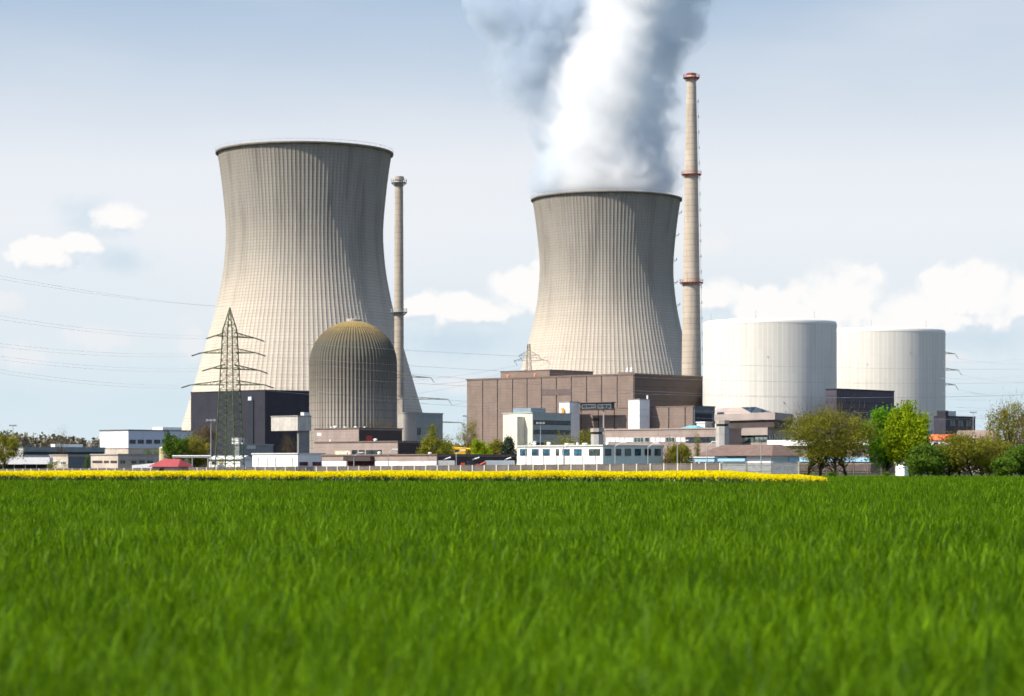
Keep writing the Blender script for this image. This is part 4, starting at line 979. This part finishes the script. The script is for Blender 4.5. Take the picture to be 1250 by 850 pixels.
# ------------------------------------------------------------------ lattice pylons and wires
def lattice_body(m, levels, rl, rb):
    """levels: list of (z, half width); square plan turned 45 degrees"""
    cs = [(1, 0), (0, 1), (-1, 0), (0, -1)]; th = math.radians(24)
    cs = [(math.cos(th + i * math.pi / 2), math.sin(th + i * math.pi / 2)) for i in range(4)]
    for (z0, w0), (z1, w1) in zip(levels[:-1], levels[1:]):
        for i in range(4):
            a, b = cs[i], cs[(i + 1) % 4]
            p0, p1 = (a[0] * w0, a[1] * w0, z0), (a[0] * w1, a[1] * w1, z1); q0, q1 = (b[0] * w0, b[1] * w0, z0), (b[0] * w1, b[1] * w1, z1)
            m.bar(p0, p1, rl); m.bar(p0, q1, rb); m.bar(q0, p1, rb); m.bar(p1, q1, rb * .8)

def arm(m, z, lx, rx, bw, dirv, rise, r_):
    """a triangulated crossarm along dirv from lx to rx (metres), bw body half width, rise of the tie above"""
    dv = Vector(dirv).normalized(); pv = Vector((-dv.y, dv.x, 0))
    for tip in (lx, rx):
        s_ = 1 if tip > 0 else -1; T = dv * tip + Vector((0, 0, z)); A = dv * bw * s_ + pv * bw * .6 + Vector((0, 0, z)); Bp = dv * bw * s_ - pv * bw * .6 + Vector((0, 0, z)); C = dv * bw * s_ + Vector((0, 0, z + rise))
        m.bar(A, T, r_); m.bar(Bp, T, r_); m.bar(C, T, r_)
        nq = 5
        for q in range(1, nq):
            t0, t1 = (q - 1) / nq, q / nq; m.bar(A.lerp(T, t0), Bp.lerp(T, t1), r_ * .55); m.bar(C.lerp(T, t1), A.lerp(T, t1), r_ * .5); m.bar(C.lerp(T, t0), Bp.lerp(T, t1), r_ * .5)

def insulator(m, p, d, L=2.0, r_=.16):
    p = Vector(p); d = Vector(d).normalized(); m.bar(p, p + d * L, r_ * .35)
    for q in range(7): c = p + d * (L * (q + .6) / 7.5); m.bar(c - d * .06, c + d * .06, r_, k=8)

D_ = 455; k = D_ / F
P1 = empty('lattice_pylon', (WX(280.5, D_), D_, 0), 0, 'green lattice pylon with four crossarm tiers before the blue-black hall', 'pylon')
zt = WZ(375, D_); lv = [(0, 19.5 * k)]
for py in np.linspace(566, 404, 19): lv.append((WZ(py, D_), (18.2 - (566 - py) / 162 * 9.0) * k * 1.0))
m = MB(); lattice_body(m, lv, .11, .042); w = lv[-1][1]
for i in range(4): a_ = math.radians(24) + i * math.pi / 2; m.bar((w * math.cos(a_), w * math.sin(a_), lv[-1][0]), (0, 0, zt), .13, .06)
for f_ in (.25, .5, .75):
    for i in range(4):
        a_ = math.radians(24) + i * math.pi / 2; b_ = a_ + math.pi / 2; ww = w * (1 - f_); w2 = w * (1 - f_ + .25); z_ = lv[-1][0] + (zt - lv[-1][0]) * f_; z2 = lv[-1][0] + (zt - lv[-1][0]) * (f_ - .25)
        m.bar((ww * math.cos(a_), ww * math.sin(a_), z_), (ww * math.cos(b_), ww * math.sin(b_), z_), .05); m.bar((w2 * math.cos(a_), w2 * math.sin(a_), z2), (ww * math.cos(b_), ww * math.sin(b_), z_), .05)
m.build('mast', PYLG, P1)
ARMS = [(411, -16.5, 30, (.62, .78, 0)), (431, -39, 36, (1, .0, 0)), (450.5, -21, 34, (.62, .78, 0)), (470, -53, 47, (1, .0, 0))]
tips = []
for py, l_, r__, dv in ARMS:
    m = MB(); s_ = 1 / dv[0] * k; arm(m, WZ(py, D_), l_ * s_ * .9, r__ * s_ * .9, 8 * k, dv, 5.5 * k, .09); ao = m.build('crossarm', PYLG, P1)
    dvn = Vector(dv).normalized()
    for tpx in (l_, r__):
        q = dvn * (tpx * k / dv[0] * dvn.length) * .9; q = Vector(dv).normalized() * (tpx * s_ * .9); q.z = WZ(py, D_)
        im = MB(); insulator(im, q, (-1 if tpx < 0 else 1, -.4 if tpx < 0 else .4, -.35), 2.0); im.build('insulator', surf('brown_porcelain', (.05, .035, .025), .3), ao)
        tips.append(Vector(P1.location) + q)
m = MB()
for i in range(4):
    a_ = math.radians(24) + i * math.pi / 2; x_, y_ = lv[0][1] * math.cos(a_), lv[0][1] * math.sin(a_); m.box(x_ - .5, x_ + .5, y_ - .5, y_ + .5, 0, .5)
m.build('footing', GREY, P1)

def far_pylon(px, D_, ytop, arms, hw, label, mat=PYLD, rl=.16):
    k = D_ / F; r = empty('lattice_pylon', (WX(px, D_), D_, 0), 0, label, 'pylon'); zt = WZ(ytop, D_)
    lv = [(zt * f_, (hw * (1 - f_) ** 1.0 * 1.6 + hw * .25) * k) for f_ in np.linspace(0, 1, 16)]
    m = MB(); lattice_body(m, lv, rl, rl * .5); m.build('mast', mat, r); tp = []
    for py, l_, r__ in arms:
        m = MB(); arm(m, WZ(py, D_), l_ * k, r__ * k, hw * .35 * k, (1, 0, 0), 5 * k, rl * .8); ao = m.build('crossarm', mat, r)
        for tpx in (l_, r__):
            q = Vector((tpx * k, 0, WZ(py, D_))); im = MB(); insulator(im, q, (.5, 0, -.8), 2.6, .2); im.build('insulator', INSG, ao); tp.append(Vector(r.location) + q)
    return r, tp
P2, tip2 = far_pylon(466, 960, 424, [(461, -60, 60), (487.5, -80, 81), (516, -96, 97)], 8, 'pylon hidden by the ribbed dome with arms reaching right over the grey block')
P3, tip3 = far_pylon(645.5, 1180, 420, [(434, -12, 12), (440.5, -18, 23)], 7, 'distant pylon before the steaming tower above the largest hall roof', PYLD, .09)
P4, tip4 = far_pylon(1135, 1015, 402, [(432, -30, 31), (452, -34, 35), (470, -30, 31)], 7, 'pylon behind the farther white cylinder with arms showing right')
tips4r = [t for i, t in enumerate(tip4)]

def wire(p, q, sag, rad, label, group):
    p, q = Vector(p), Vector(q); m = MB(); pts = []
    for i in range(25):
        t = i / 24; c = p.lerp(q, t); c.z -= sag * 4 * t * (1 - t); pts.append(c - p)
    m.tube(pts, [rad] * 25, 4); o = m.build('power_line', WIREM, None, True, loc=p); return tag(o, label, 'power line', group)
def at_px(px, py, D_): return Vector((WX(px, D_), D_, WZ(py, D_)))
GL = 'cables leaving the green pylon to the left'
for i, (tp, ye) in enumerate(((tips[6], 432), (tips[2], 405), (tips[4], 420), (tips[0], 366))):
    for dz_ in (0, .5): wire(tp + Vector((-1.8, -.6, -.6 + dz_)), at_px(-130, ye, 300) + Vector((0, 0, dz_)), 1.2, .012, 'thin power cable sagging leftwards from the green pylon across the sky', GL)
for dz_ in (0, .6): wire(Vector(P1.location) + Vector((0, 0, zt * 0 + WZ(375, 455))), at_px(-140, 308 + dz_ * 10, 290), 1.0, .012, 'earth wire from the tip of the green pylon up to the left', 'earth wires of the green pylon')
GR = 'cables crossing in front of the halls and white cylinders'
for i, (tp, ye) in enumerate(((tips[1], 448), (tips[3], 462), (tips[5], 474), (tips[7], 488), (tips[7] + Vector((-3, 0, -.3)), 497), (tips[3] + Vector((-2.5, 0, -.3)), 470))):
    wire(tp + Vector((1.5, .6, -.6)), at_px(1420, ye, 700), 2.5 + i * .6, .028, 'thin power cable crossing low in front of the brown halls and white cylinders', GR)
G2 = 'cables from the arms right of the dome'
for t2_, py in zip([tip2[1], tip2[3], tip2[5], tip2[0], tip2[2]], (434, 440, 447, 437, 443)):
    wire(t2_ + Vector((1.5, 0, -2.6)), at_px(670, py, 1185), 3, .05, 'thin cable in the sky gap between the dome and the largest hall', G2)
G4 = 'cables leaving to the right of the white cylinders'
for t4_, py in zip(tip4, (412, 420, 432, 446, 452, 468)):
    for e in (0, 5): wire(t4_ + Vector((1.2, 0, -2.0)), at_px(1420, py - e, 640), 4, .035, 'thin cable fanning out in the sky right of the white cylinders', G4)
G5 = 'cables arriving at the farther white cylinder'
for i in range(3):
    wire(at_px(1146, 505 - i * 9, 1010), at_px(1420, 488 - i * 13, 800), 3, .035, 'thin cable low in the sky above the right-hand bushes', G5)

# ------------------------------------------------------------------ lamps
def lamp(px, D_, ytop, style, label):
    r = empty('street_lamp', (WX(px, D_), D_, 0), 0, label, 'street lamp', 'lamp posts of the plant'); H = WZ(ytop, D_)
    m = MB(); m.tube([(0, 0, 0), (0, 0, H * .5), (0, 0, H - .1)], [.11, .09, .07], 8); m.build('pole', STEEL, r)
    if style == 'flood':
        m = MB(); m.box(-.9, .9, -.1, .1, H - .1, H + .05)
        for x_ in (-.75, 0, .75): m.box(x_ - .28, x_ + .28, -.35, -.105, H - .25, H + .2)
        m.build('lamp_head', STEEL, r)
    elif style == 'arm':
        m = MB(); m.bar((0, 0, H - .15), (1.0, -.3, H + .5), .06); m.build('arm', STEEL, r); m = MB(); m.box(.8, 1.9, -.5, -.15, H + .45, H + .65); m.build('lamp_head', WHITE2, r)
    else:
        m = MB(); m.lathe([(.03, H - .12), (.25, H), (.34, H + .25), (.25, H + .5), (.03, H + .6)], 14); m.build('lamp_head', WHITE2, r, True)
for px, D_, yt, st, lab in ((16, 640, 519.5, 'flood', 'tall floodlight mast at the far left above the bare wood'), (257.5, 500, 513, 'flood', 'grey floodlight mast just left of the green pylon'),
        (659.8, 560, 516.5, 'flood', 'floodlight mast in front of the cream office'), (1188, 700, 503.5, 'flood', 'thick mast with a flat head at the dark blue-grey annexe'),
        (432, 470, 556, 'arm', 'lamp with short arm before the red-framed entrance'), (474, 468, 552, 'arm', 'lamp with short arm before the white wall panels of the entrance building'), (557, 466, 553, 'arm', 'lamp with short arm above the pale grey container'),
        (570, 600, 508, 'flood', 'slender mast beside the sparse birch'), (642, 436, 543, 'arm', 'lamp with short arm at the left end of the white site office'), (688, 425, 546, 'arm', 'lamp with short arm before the middle of the white site office'),
        (751, 418, 544, 'arm', 'lamp with short arm at the corner of the grey-green office side'), (791, 415, 545, 'arm', 'lamp with short arm at the right end of the grey-green office side'), (827, 420, 541.5, 'arm', 'lamp with short arm in front of the olive shrub'),
        (863, 425, 543, 'arm', 'lamp with short arm at the left hip of the tiled roof'), (929, 430, 535, 'flood', 'thin floodlight mast in front of the tiled roof'), (1225, 330, 547.5, 'globe', 'globe lamp sticking out of the right bushes'), (1189, 420, 537, 'globe', 'globe lamp behind the olive bushes')):
    lamp(px, D_, yt, st, lab)

# ------------------------------------------------------------------ trees and shrubs
LEAF = {
    'olive': leaf_mat('olive_leaf', (0.075, 0.085, 0.008), (0.290, 0.290, 0.028), .35, .5, .005),
    'lime': leaf_mat('lime_leaf', (0.085, 0.150, 0.004), (0.350, 0.430, 0.010), .45, .5, .005),
    'bright': leaf_mat('bright_leaf', (0.030, 0.105, 0.004), (0.165, 0.350, 0.012), .45, .5, .005),
    'green': leaf_mat('green_leaf', (0.034, 0.080, 0.008), (0.130, 0.215, 0.020), .4, .5, .005),
    'dark': leaf_mat('dark_leaf', (0.010, 0.024, 0.010), (0.042, 0.072, 0.026), .15),
    'brown': leaf_mat('brown_bud', (0.070, 0.046, 0.026), (0.200, 0.150, 0.060), .2, .5, .0),
    'yellow': leaf_mat('yellow_green_leaf', (0.085, 0.095, 0.010), (0.300, 0.275, 0.035), .4, .5, .005)}

def plant(name, label, cat, px, D_, ytop, wpx, leaf, nleaf, lsize, trunks=1, bare=0.5, base=.3, bark=BARK, group=None, cone=False, clump=.2, lumps=46, seed=0, stemx=0, zb=0.0, flat=1.0):
    R_ = np.random.default_rng(seed * 77 + int(px * 3) + 5); pr = random.Random(seed + int(px)); k = D_ / F
    H = WZ(ytop, D_); Wd = wpx * k / 2 * 1.1; root = empty(name, (WX(px, D_), D_, 0), 0, label, cat, group)
    zc0 = H * base; ch_ = (H - zc0) / 2; cz = zc0 + ch_
    # clump centres fill the crown's volume, denser near its outside
    u = R_.normal(0, 1, (lumps, 3)); u /= np.linalg.norm(u, axis=1)[:, None]; rad = R_.uniform(0.25, 1, lumps) ** 0.45
    c = u * rad[:, None]
    if cone: c[:, :2] *= ((1 - c[:, 2:3]) / 2) ** .8 * 1.15
    c *= (1 - clump * .62)
    irr = 1 + .16 * np.sin(3 * np.arctan2(c[:, 1], c[:, 0]) + seed) + .10 * np.sin(5 * c[:, 2] + seed * 2)
    C = np.stack([c[:, 0] * Wd * irr, c[:, 1] * Wd * irr * .9, cz + c[:, 2] * ch_ * (1 + .05 * R_.normal(0, 1, lumps))], 1)
    # trunk and limbs
    tm = MB(); tw = []
    rt_ = max(.05, H * .022)
    for ti in range(trunks):
        bx = (ti - (trunks - 1) / 2) * Wd * .28 + stemx; by = pr.uniform(-.2, .2) * Wd * (trunks > 1)
        top = Vector((bx * .5 + pr.uniform(-.1, .1) * Wd, by * .5, H * (.62 if not cone else .97))); b0 = Vector((bx, by, 0)); pts = [b0.lerp(top, t) + Vector((pr.uniform(-1, 1), pr.uniform(-1, 1), 0)) * Wd * .03 * (t > 0) for t in (0, .25, .5, .75, 1)]
        tm.tube(pts, [rt_, rt_ * .85, rt_ * .65, rt_ * .42, rt_ * .2], 7)
        mine = [j for j in range(lumps) if j % trunks == ti]
        for j in mine[:26]:
            e = Vector(C[j]); t = min(.92, max(.22 if base > .12 else .08, (e.z / H) * .75 - .1)); s0 = pts[0].lerp(pts[-1], t)
            mid = s0.lerp(e, .55) + Vector((0, 0, (e - s0).length * .08)); tm.tube([s0, mid, e], [rt_ * (.42 - .25 * t), rt_ * .16, rt_ * .05], 5); tw.append((mid, e))
    # twigs as slim blades round every clump
    tm.build('trunk', bark, root, True)
    ntw = int(bare * nleaf * .35)
    if ntw:
        j = R_.integers(0, lumps, ntw); P = C[j] + R_.normal(0, 1, (ntw, 3)) * np.array([Wd, Wd, ch_]) * clump * .75
        P = P[:]; out = P - np.array([0, 0, cz - ch_ * .9]); azm = np.arctan2(out[:, 1], out[:, 0]) + R_.normal(0, .5, ntw); ln = np.clip(np.abs(np.hypot(out[:, 0], out[:, 1]) / (np.abs(out[:, 2]) + .1)), 0, 1.4) + R_.normal(0, .25, ntw)
        V, Q = blades(P, R_.uniform(.5, 1.2, ntw) * Wd * .26, np.full(ntw, max(.03, lsize * .16)), ln, azm, 2, R_.normal(-.2, .2, ntw), R_.uniform(0, 6.28, ntw))
        np_mesh('twig_foliage', V, Q, LEAF['brown'], np.repeat(R_.random(ntw), 6), root)
    j = R_.integers(0, lumps, nleaf); csz = R_.uniform(.6, 1.25, lumps)
    P = C[j] + R_.normal(0, 1, (nleaf, 3)) * np.array([Wd, Wd, ch_ * flat]) * clump * .52 * csz[j][:, None]
    P[:, 2] = np.clip(P[:, 2], zb + .05, H * 1.02)
    V, Q = quads(P, R_.uniform(.6, 1.3, nleaf) * lsize)
    tn = np.clip(R_.normal(.45, .22, lumps)[j] * .7 + R_.random(nleaf) * .35, 0, 1)
    np_mesh('crown', V, Q, LEAF[leaf], np.repeat(tn, 4), root)
    return root

# beside the field, right
plant('maple_tree', 'wide olive-brown budding tree with several trunks at the right field edge', 'tree', 1010, 300, 497, 104, 'olive', 20000, .115, 4, .55, .10, BARK, None, False, .26, 130, 3)
plant('maple_tree', 'bright green leafy tree between the olive tree and the yellow-green tree', 'tree', 1082, 304, 492, 58, 'bright', 11000, .19, 1, .02, .10, BARK, None, False, .26, 75, 4)
plant('maple_tree', 'yellow-green round-crowned tree, tallest of the pair by the white hut', 'tree', 1111, 300, 491, 56, 'lime', 14000, .17, 1, .02, .11, BARK, None, False, .24, 95, 5)
plant('bush', 'dark green dense bush below the yellow-green tree', 'bush', 1133, 296, 540, 52, 'green', 8000, .17, 3, .02, .0, BARK, None, False, .30, 50, 6)
plant('bush', 'brownish olive twiggy bush, broadest of the right-hand row', 'bush', 1172, 300, 527, 84, 'olive', 15000, .125, 5, .5, .0, BARK, None, False, .28, 90, 7)
plant('bush', 'olive bush between the broad twiggy bush and the globe lamp', 'bush', 1212, 305, 534, 66, 'olive', 11000, .13, 4, .3, .0, BARK, None, False, .30, 60, 8)
plant('bush', 'small round green bush at the wheat edge below the globe lamp', 'bush', 1227, 290, 558, 36, 'green', 4000, .14, 2, .02, .0, BARK, None, False, .32, 30, 9)
plant('bush', 'green bush cut off by the right edge of the photo', 'bush', 1254, 298, 542, 60, 'green', 8000, .16, 3, .05, .0, BARK, None, False, .30, 46, 10)
plant('birch_tree', 'tall loosely leaved tree at the right edge behind the bushes', 'tree', 1234, 330, 489, 56, 'yellow', 8000, .12, 1, .5, .18, BARKP, None, False, .26, 60, 11)
plant('birch_tree', 'reddish-brown bare tree cut off by the right edge', 'tree', 1258, 320, 493, 50, 'brown', 5000, .08, 1, 1.0, .2, BARK, None, False, .26, 44, 12)
plant('bush', 'tiny dark shrub where the yellow field ends', 'bush', 1015, 285, 575, 10, 'green', 600, .09, 1, 0, 0, BARK, None, False, .4, 10, 13)
plant('bush', 'tiny dark shrub at the foot of the bright green tree', 'bush', 1080, 285, 576, 12, 'green', 600, .09, 1, 0, 0, BARK, None, False, .4, 10, 14)
# inside the plant
for a in (('apple_tree', 'green leafy tree left of the pylon before the white hall', 214, 540, 523, 30, 'green', 2600, .17, 1, .2, .1),
          ('apple_tree', 'olive-brown tree between the floodlight mast and the green tree', 240, 545, 527, 36, 'yellow', 2600, .15, 2, .6, .08),
          ('apple_tree', 'brown bare-branched tree in front of the blue-black hall', 250, 580, 512, 30, 'brown', 1500, .11, 1, 1.2, .15),
          ('apple_tree', 'small green tree beside the pale yellow tank', 185, 600, 545, 20, 'green', 900, .16, 1, .2, .1),
          ('bare_tree', 'purple-brown bare tree under the raised grey bridge', 352, 640, 527, 24, 'brown', 900, .09, 1, 1.6, .15),
          ('bare_tree', 'leafless brown tree rising in front of the ribbed dome', 462, 700, 503, 48, 'brown', 1300, .07, 1, 1.0, .35),
          ('willow_tree', 'broad olive-green tree in front of the grey block', 531, 545, 519, 42, 'olive', 3600, .16, 1, .3, .05),
          ('willow_tree', 'low olive scrub between the dome and the largest hall', 560, 640, 541, 40, 'yellow', 1400, .17, 3, .7, .0),
          ('birch_tree', 'thin sparse birch left of the largest brown hall', 572, 590, 508, 28, 'yellow', 1300, .10, 1, 1.2, .2),
          ('lime_tree', 'light green rounded tree left of the pale green one', 586, 560, 534, 26, 'lime', 2600, .15, 1, .1, .05),
          ('lime_tree', 'pale green tree between the lime tree and the dark conifer', 605, 575, 533, 24, 'yellow', 2200, .16, 1, .2, .05),
          ('pine_tree', 'dark evergreen tree in front of the cream office', 621, 530, 531, 25, 'dark', 3400, .16, 1, 0, .05),
          ('apple_tree', 'bright small tree half hidden by the site office left end', 646, 500, 540, 26, 'bright', 1300, .12, 1, .3, .1),
          ('apple_tree', 'thin brownish tree in front of the cream office side', 671, 520, 530, 22, 'yellow', 800, .11, 1, 1.0, .2),
          ('apple_tree', 'olive-yellow tree right of the cream office', 702, 520, 527, 40, 'yellow', 3400, .15, 1, .3, .05),
          ('bare_tree', 'brownish shrub at the foot of the white stair tower', 716, 600, 522, 26, 'olive', 1100, .15, 1, .8, .05),
          ('apple_tree', 'olive shrub-like tree right of the site office', 828, 450, 537, 36, 'yellow', 3200, .12, 2, .4, .0),
          ('bush', 'dark red-brown bush beside the grey-green office side', 815, 440, 553, 12, 'brown', 700, .10, 1, .5, .0),
          ('bare_tree', 'leafless tree in front of the white window panels', 816, 520, 521, 30, 'brown', 500, .06, 1, 1.6, .3),
          ('poplar_tree', 'slim upright poplar left of the tiled gatehouse roof', 851, 470, 520, 12, 'olive', 900, .10, 1, .8, .1),
          ('apple_tree', 'leaning green tree at the far left edge', 6, 560, 528, 42, 'olive', 2200, .15, 1, .8, .1),
          ('bare_tree', 'slender bare brown tree behind the white awning', 74, 600, 521, 26, 'brown', 900, .07, 1, 1.6, .15),
          ('cypress_tree', 'small upright green cypress beside the beige lodge', 106, 540, 553, 7, 'green', 800, .12, 1, 0, 0),
          ('bush', 'sparse green bush at the beige lodge window', 68, 520, 560, 26, 'olive', 700, .11, 1, .7, 0)):
    nm, lab, px, D_, yt, wp, lf, nl, ls, tr_, br, bs = a
    if nl > 1000: nl, ls = int(nl * 2.2), ls * 1.25
    plant(nm, lab, 'bush' if nm == 'bush' else 'tree', px, D_, yt, wp, lf, nl, ls, tr_, br, bs, BARKP if nm == 'birch_tree' else BARK, None, nm in ('pine_tree',), .3 if nl > 1000 else .34, 30 if nl > 1000 else 20, int(px) % 17)

# far wood along the horizon: reads as one mass
nT = 900; R_ = np.random.default_rng(5)
px = R_.uniform(-260, 1500, nT); Dd = R_.uniform(2100, 3000, nT)
hgt = np.interp(px, [-260, 0, 60, 130, 240, 540, 600, 1150, 1500], [38, 37, 33, 30, 31, 24, 22, 22, 24]) * Dd / F * 1.18 * R_.uniform(.8, 1.12, nT)
VF, QF, TF, k0 = [], [], [], 0
for i in range(nT):
    nl = 240; u = R_.normal(0, 1, (nl, 3)); u /= np.linalg.norm(u, axis=1)[:, None]; u *= R_.uniform(.3, 1, nl)[:, None] ** .5
    w = hgt[i] * R_.uniform(.3, .45); C = np.stack([WX(px[i], Dd[i]) + u[:, 0] * w, Dd[i] + u[:, 1] * w, hgt[i] * (.5 + .5 * u[:, 2])], 1)
    V, Q = quads(C, R_.uniform(1.3, 3.0, nl)); VF.append(V); QF.append(Q + k0); k0 += len(V); TF.append(np.repeat(np.clip(R_.normal(.35, .25) + R_.normal(0, .15, nl), 0, 1), 4))
o = np_mesh('far_woods', np.concatenate(VF), np.concatenate(QF), leaf_mat('far_wood_leaf', (.105, .088, .066), (.175, .158, .085), .15), np.concatenate(TF))
tag(o, 'brownish spring woodland along the horizon', 'woods', kind='stuff')

# ------------------------------------------------------------------ steam
D_ = 1374; k = D_ / F
BL = [(736, 238, 86, 0, 1), (722, 204, 76, 0, 1), (720, 160, 68, -5, 1), (730, 116, 64, -8, 1), (744, 76, 57, -10, 1), (757, 34, 50, -8, 1), (768, -14, 58, 0, 1), (778, -70, 70, 0, 1),
      (650, 66, 60, 35, 0), (664, 20, 72, 35, 0), (630, 34, 46, 35, 0), (696, 84, 50, 35, 0), (690, -34, 80, 40, 0), (612, -6, 44, 35, 0), (668, 112, 40, 30, 0), (682, 150, 38, 25, 0), (676, 205, 42, 10, 0),
      (806, 46, 46, 35, 0), (828, 4, 46, 38, 0), (846, -40, 56, 40, 0), (796, 104, 44, 30, 0), (790, 156, 44, 25, 0), (798, 204, 42, 15, 0)]
pos = [(WX(a, D_) - WX(740, D_), dd, WZ(b, D_)) for a, b, r_, dd, c in BL]
bm_ = bmesh.new()
for (a, b, r_, dd, c), p_ in zip(BL, pos):
    bmesh.ops.create_icosphere(bm_, subdivisions=3, radius=r_ * k * 1.18, matrix=Matrix.Translation(p_))
me = bpy.data.meshes.new('steam_plume'); bm_.to_mesh(me); bm_.free()
tmp = bpy.data.objects.new('steam_plume', me); COL.objects.link(tmp)
md = tmp.modifiers.new('remesh', 'REMESH'); md.mode = 'VOXEL'; md.voxel_size = 3.0
dg = bpy.context.evaluated_depsgraph_get(); me2 = bpy.data.meshes.new_from_object(tmp.evaluated_get(dg))
tmp.modifiers.clear(); tmp.data = me2; tmp.location = (WX(740, D_), D_, 0)
tag(tmp, 'billowing white and grey steam plume above the right cooling tower', 'steam', kind='stuff')
m, kk, out = newmat('steam')
ob = kk.new('ShaderNodeTexCoord').outputs['Object']
wn = kk.new('ShaderNodeTexNoise'); wn.inputs['Scale'].default_value = .03; wn.inputs['Detail'].default_value = 3; kk.put(wn.inputs['Vector'], ob)
obw = kk.v('ADD', ob, kk.v('SCALE', kk.v('SUBTRACT', wn.outputs[1], (.5, .5, .5)), scale=26.0))
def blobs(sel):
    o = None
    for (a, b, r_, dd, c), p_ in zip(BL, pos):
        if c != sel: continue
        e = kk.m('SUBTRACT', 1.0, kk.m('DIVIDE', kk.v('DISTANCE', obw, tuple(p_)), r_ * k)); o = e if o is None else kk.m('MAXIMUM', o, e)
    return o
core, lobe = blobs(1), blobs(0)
fbm = kk.noise(obw, .042, 9, .66)
fb2 = kk.noise(obw, .13, 6, .6)
nz = kk.m('ADD', kk.m('MULTIPLY', kk.m('SUBTRACT', fbm, .5), 1.9), kk.m('MULTIPLY', kk.m('SUBTRACT', fb2, .5), .8))
nzc = kk.m('ADD', kk.m('MULTIPLY', kk.m('SUBTRACT', fbm, .5), 1.6), kk.m('MULTIPLY', kk.m('SUBTRACT', fb2, .5), .6))
dc = kk.ramp01(kk.m('ADD', core, nzc), -.04, .70, 0.0, .10)
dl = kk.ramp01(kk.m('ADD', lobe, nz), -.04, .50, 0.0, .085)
lip_ = kk.ramp01(kk.sep(ob)[2], float(zz2[-1]) + .3, float(zz2[-1]) + 8.0)
dens = kk.m('MULTIPLY', kk.m('ADD', dc, dl), lip_)
pv = kk.new('ShaderNodeVolumePrincipled'); kk.put(pv.inputs['Density'], dens); pv.inputs['Anisotropy'].default_value = 0.0
kk.put(pv.inputs['Color'], kk.mix(kk.m('DIVIDE', dl, kk.m('ADD', dens, .0001)), (.972, .976, .984), (.66, .74, .83)))  # side lobes tinted blue-grey: the steam's self-shadow is put into the colour
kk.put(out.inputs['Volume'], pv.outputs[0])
sm = kk.new('ShaderNodeMixShader'); sm.inputs[0].default_value = 0.004      # barely visible diffuse film added to the hull of the steam volume
td = kk.new('ShaderNodeBsdfTransparent'); dd_ = kk.new('ShaderNodeBsdfDiffuse'); dd_.inputs[0].default_value = (.9, .9, .9, 1)
kk.put(sm.inputs[1], td.outputs[0]); kk.put(sm.inputs[2], dd_.outputs[0]); kk.put(out.inputs['Surface'], sm.outputs[0])
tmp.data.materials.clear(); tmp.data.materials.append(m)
try: m.cycles.volume_step_rate = 1.0
except Exception: pass
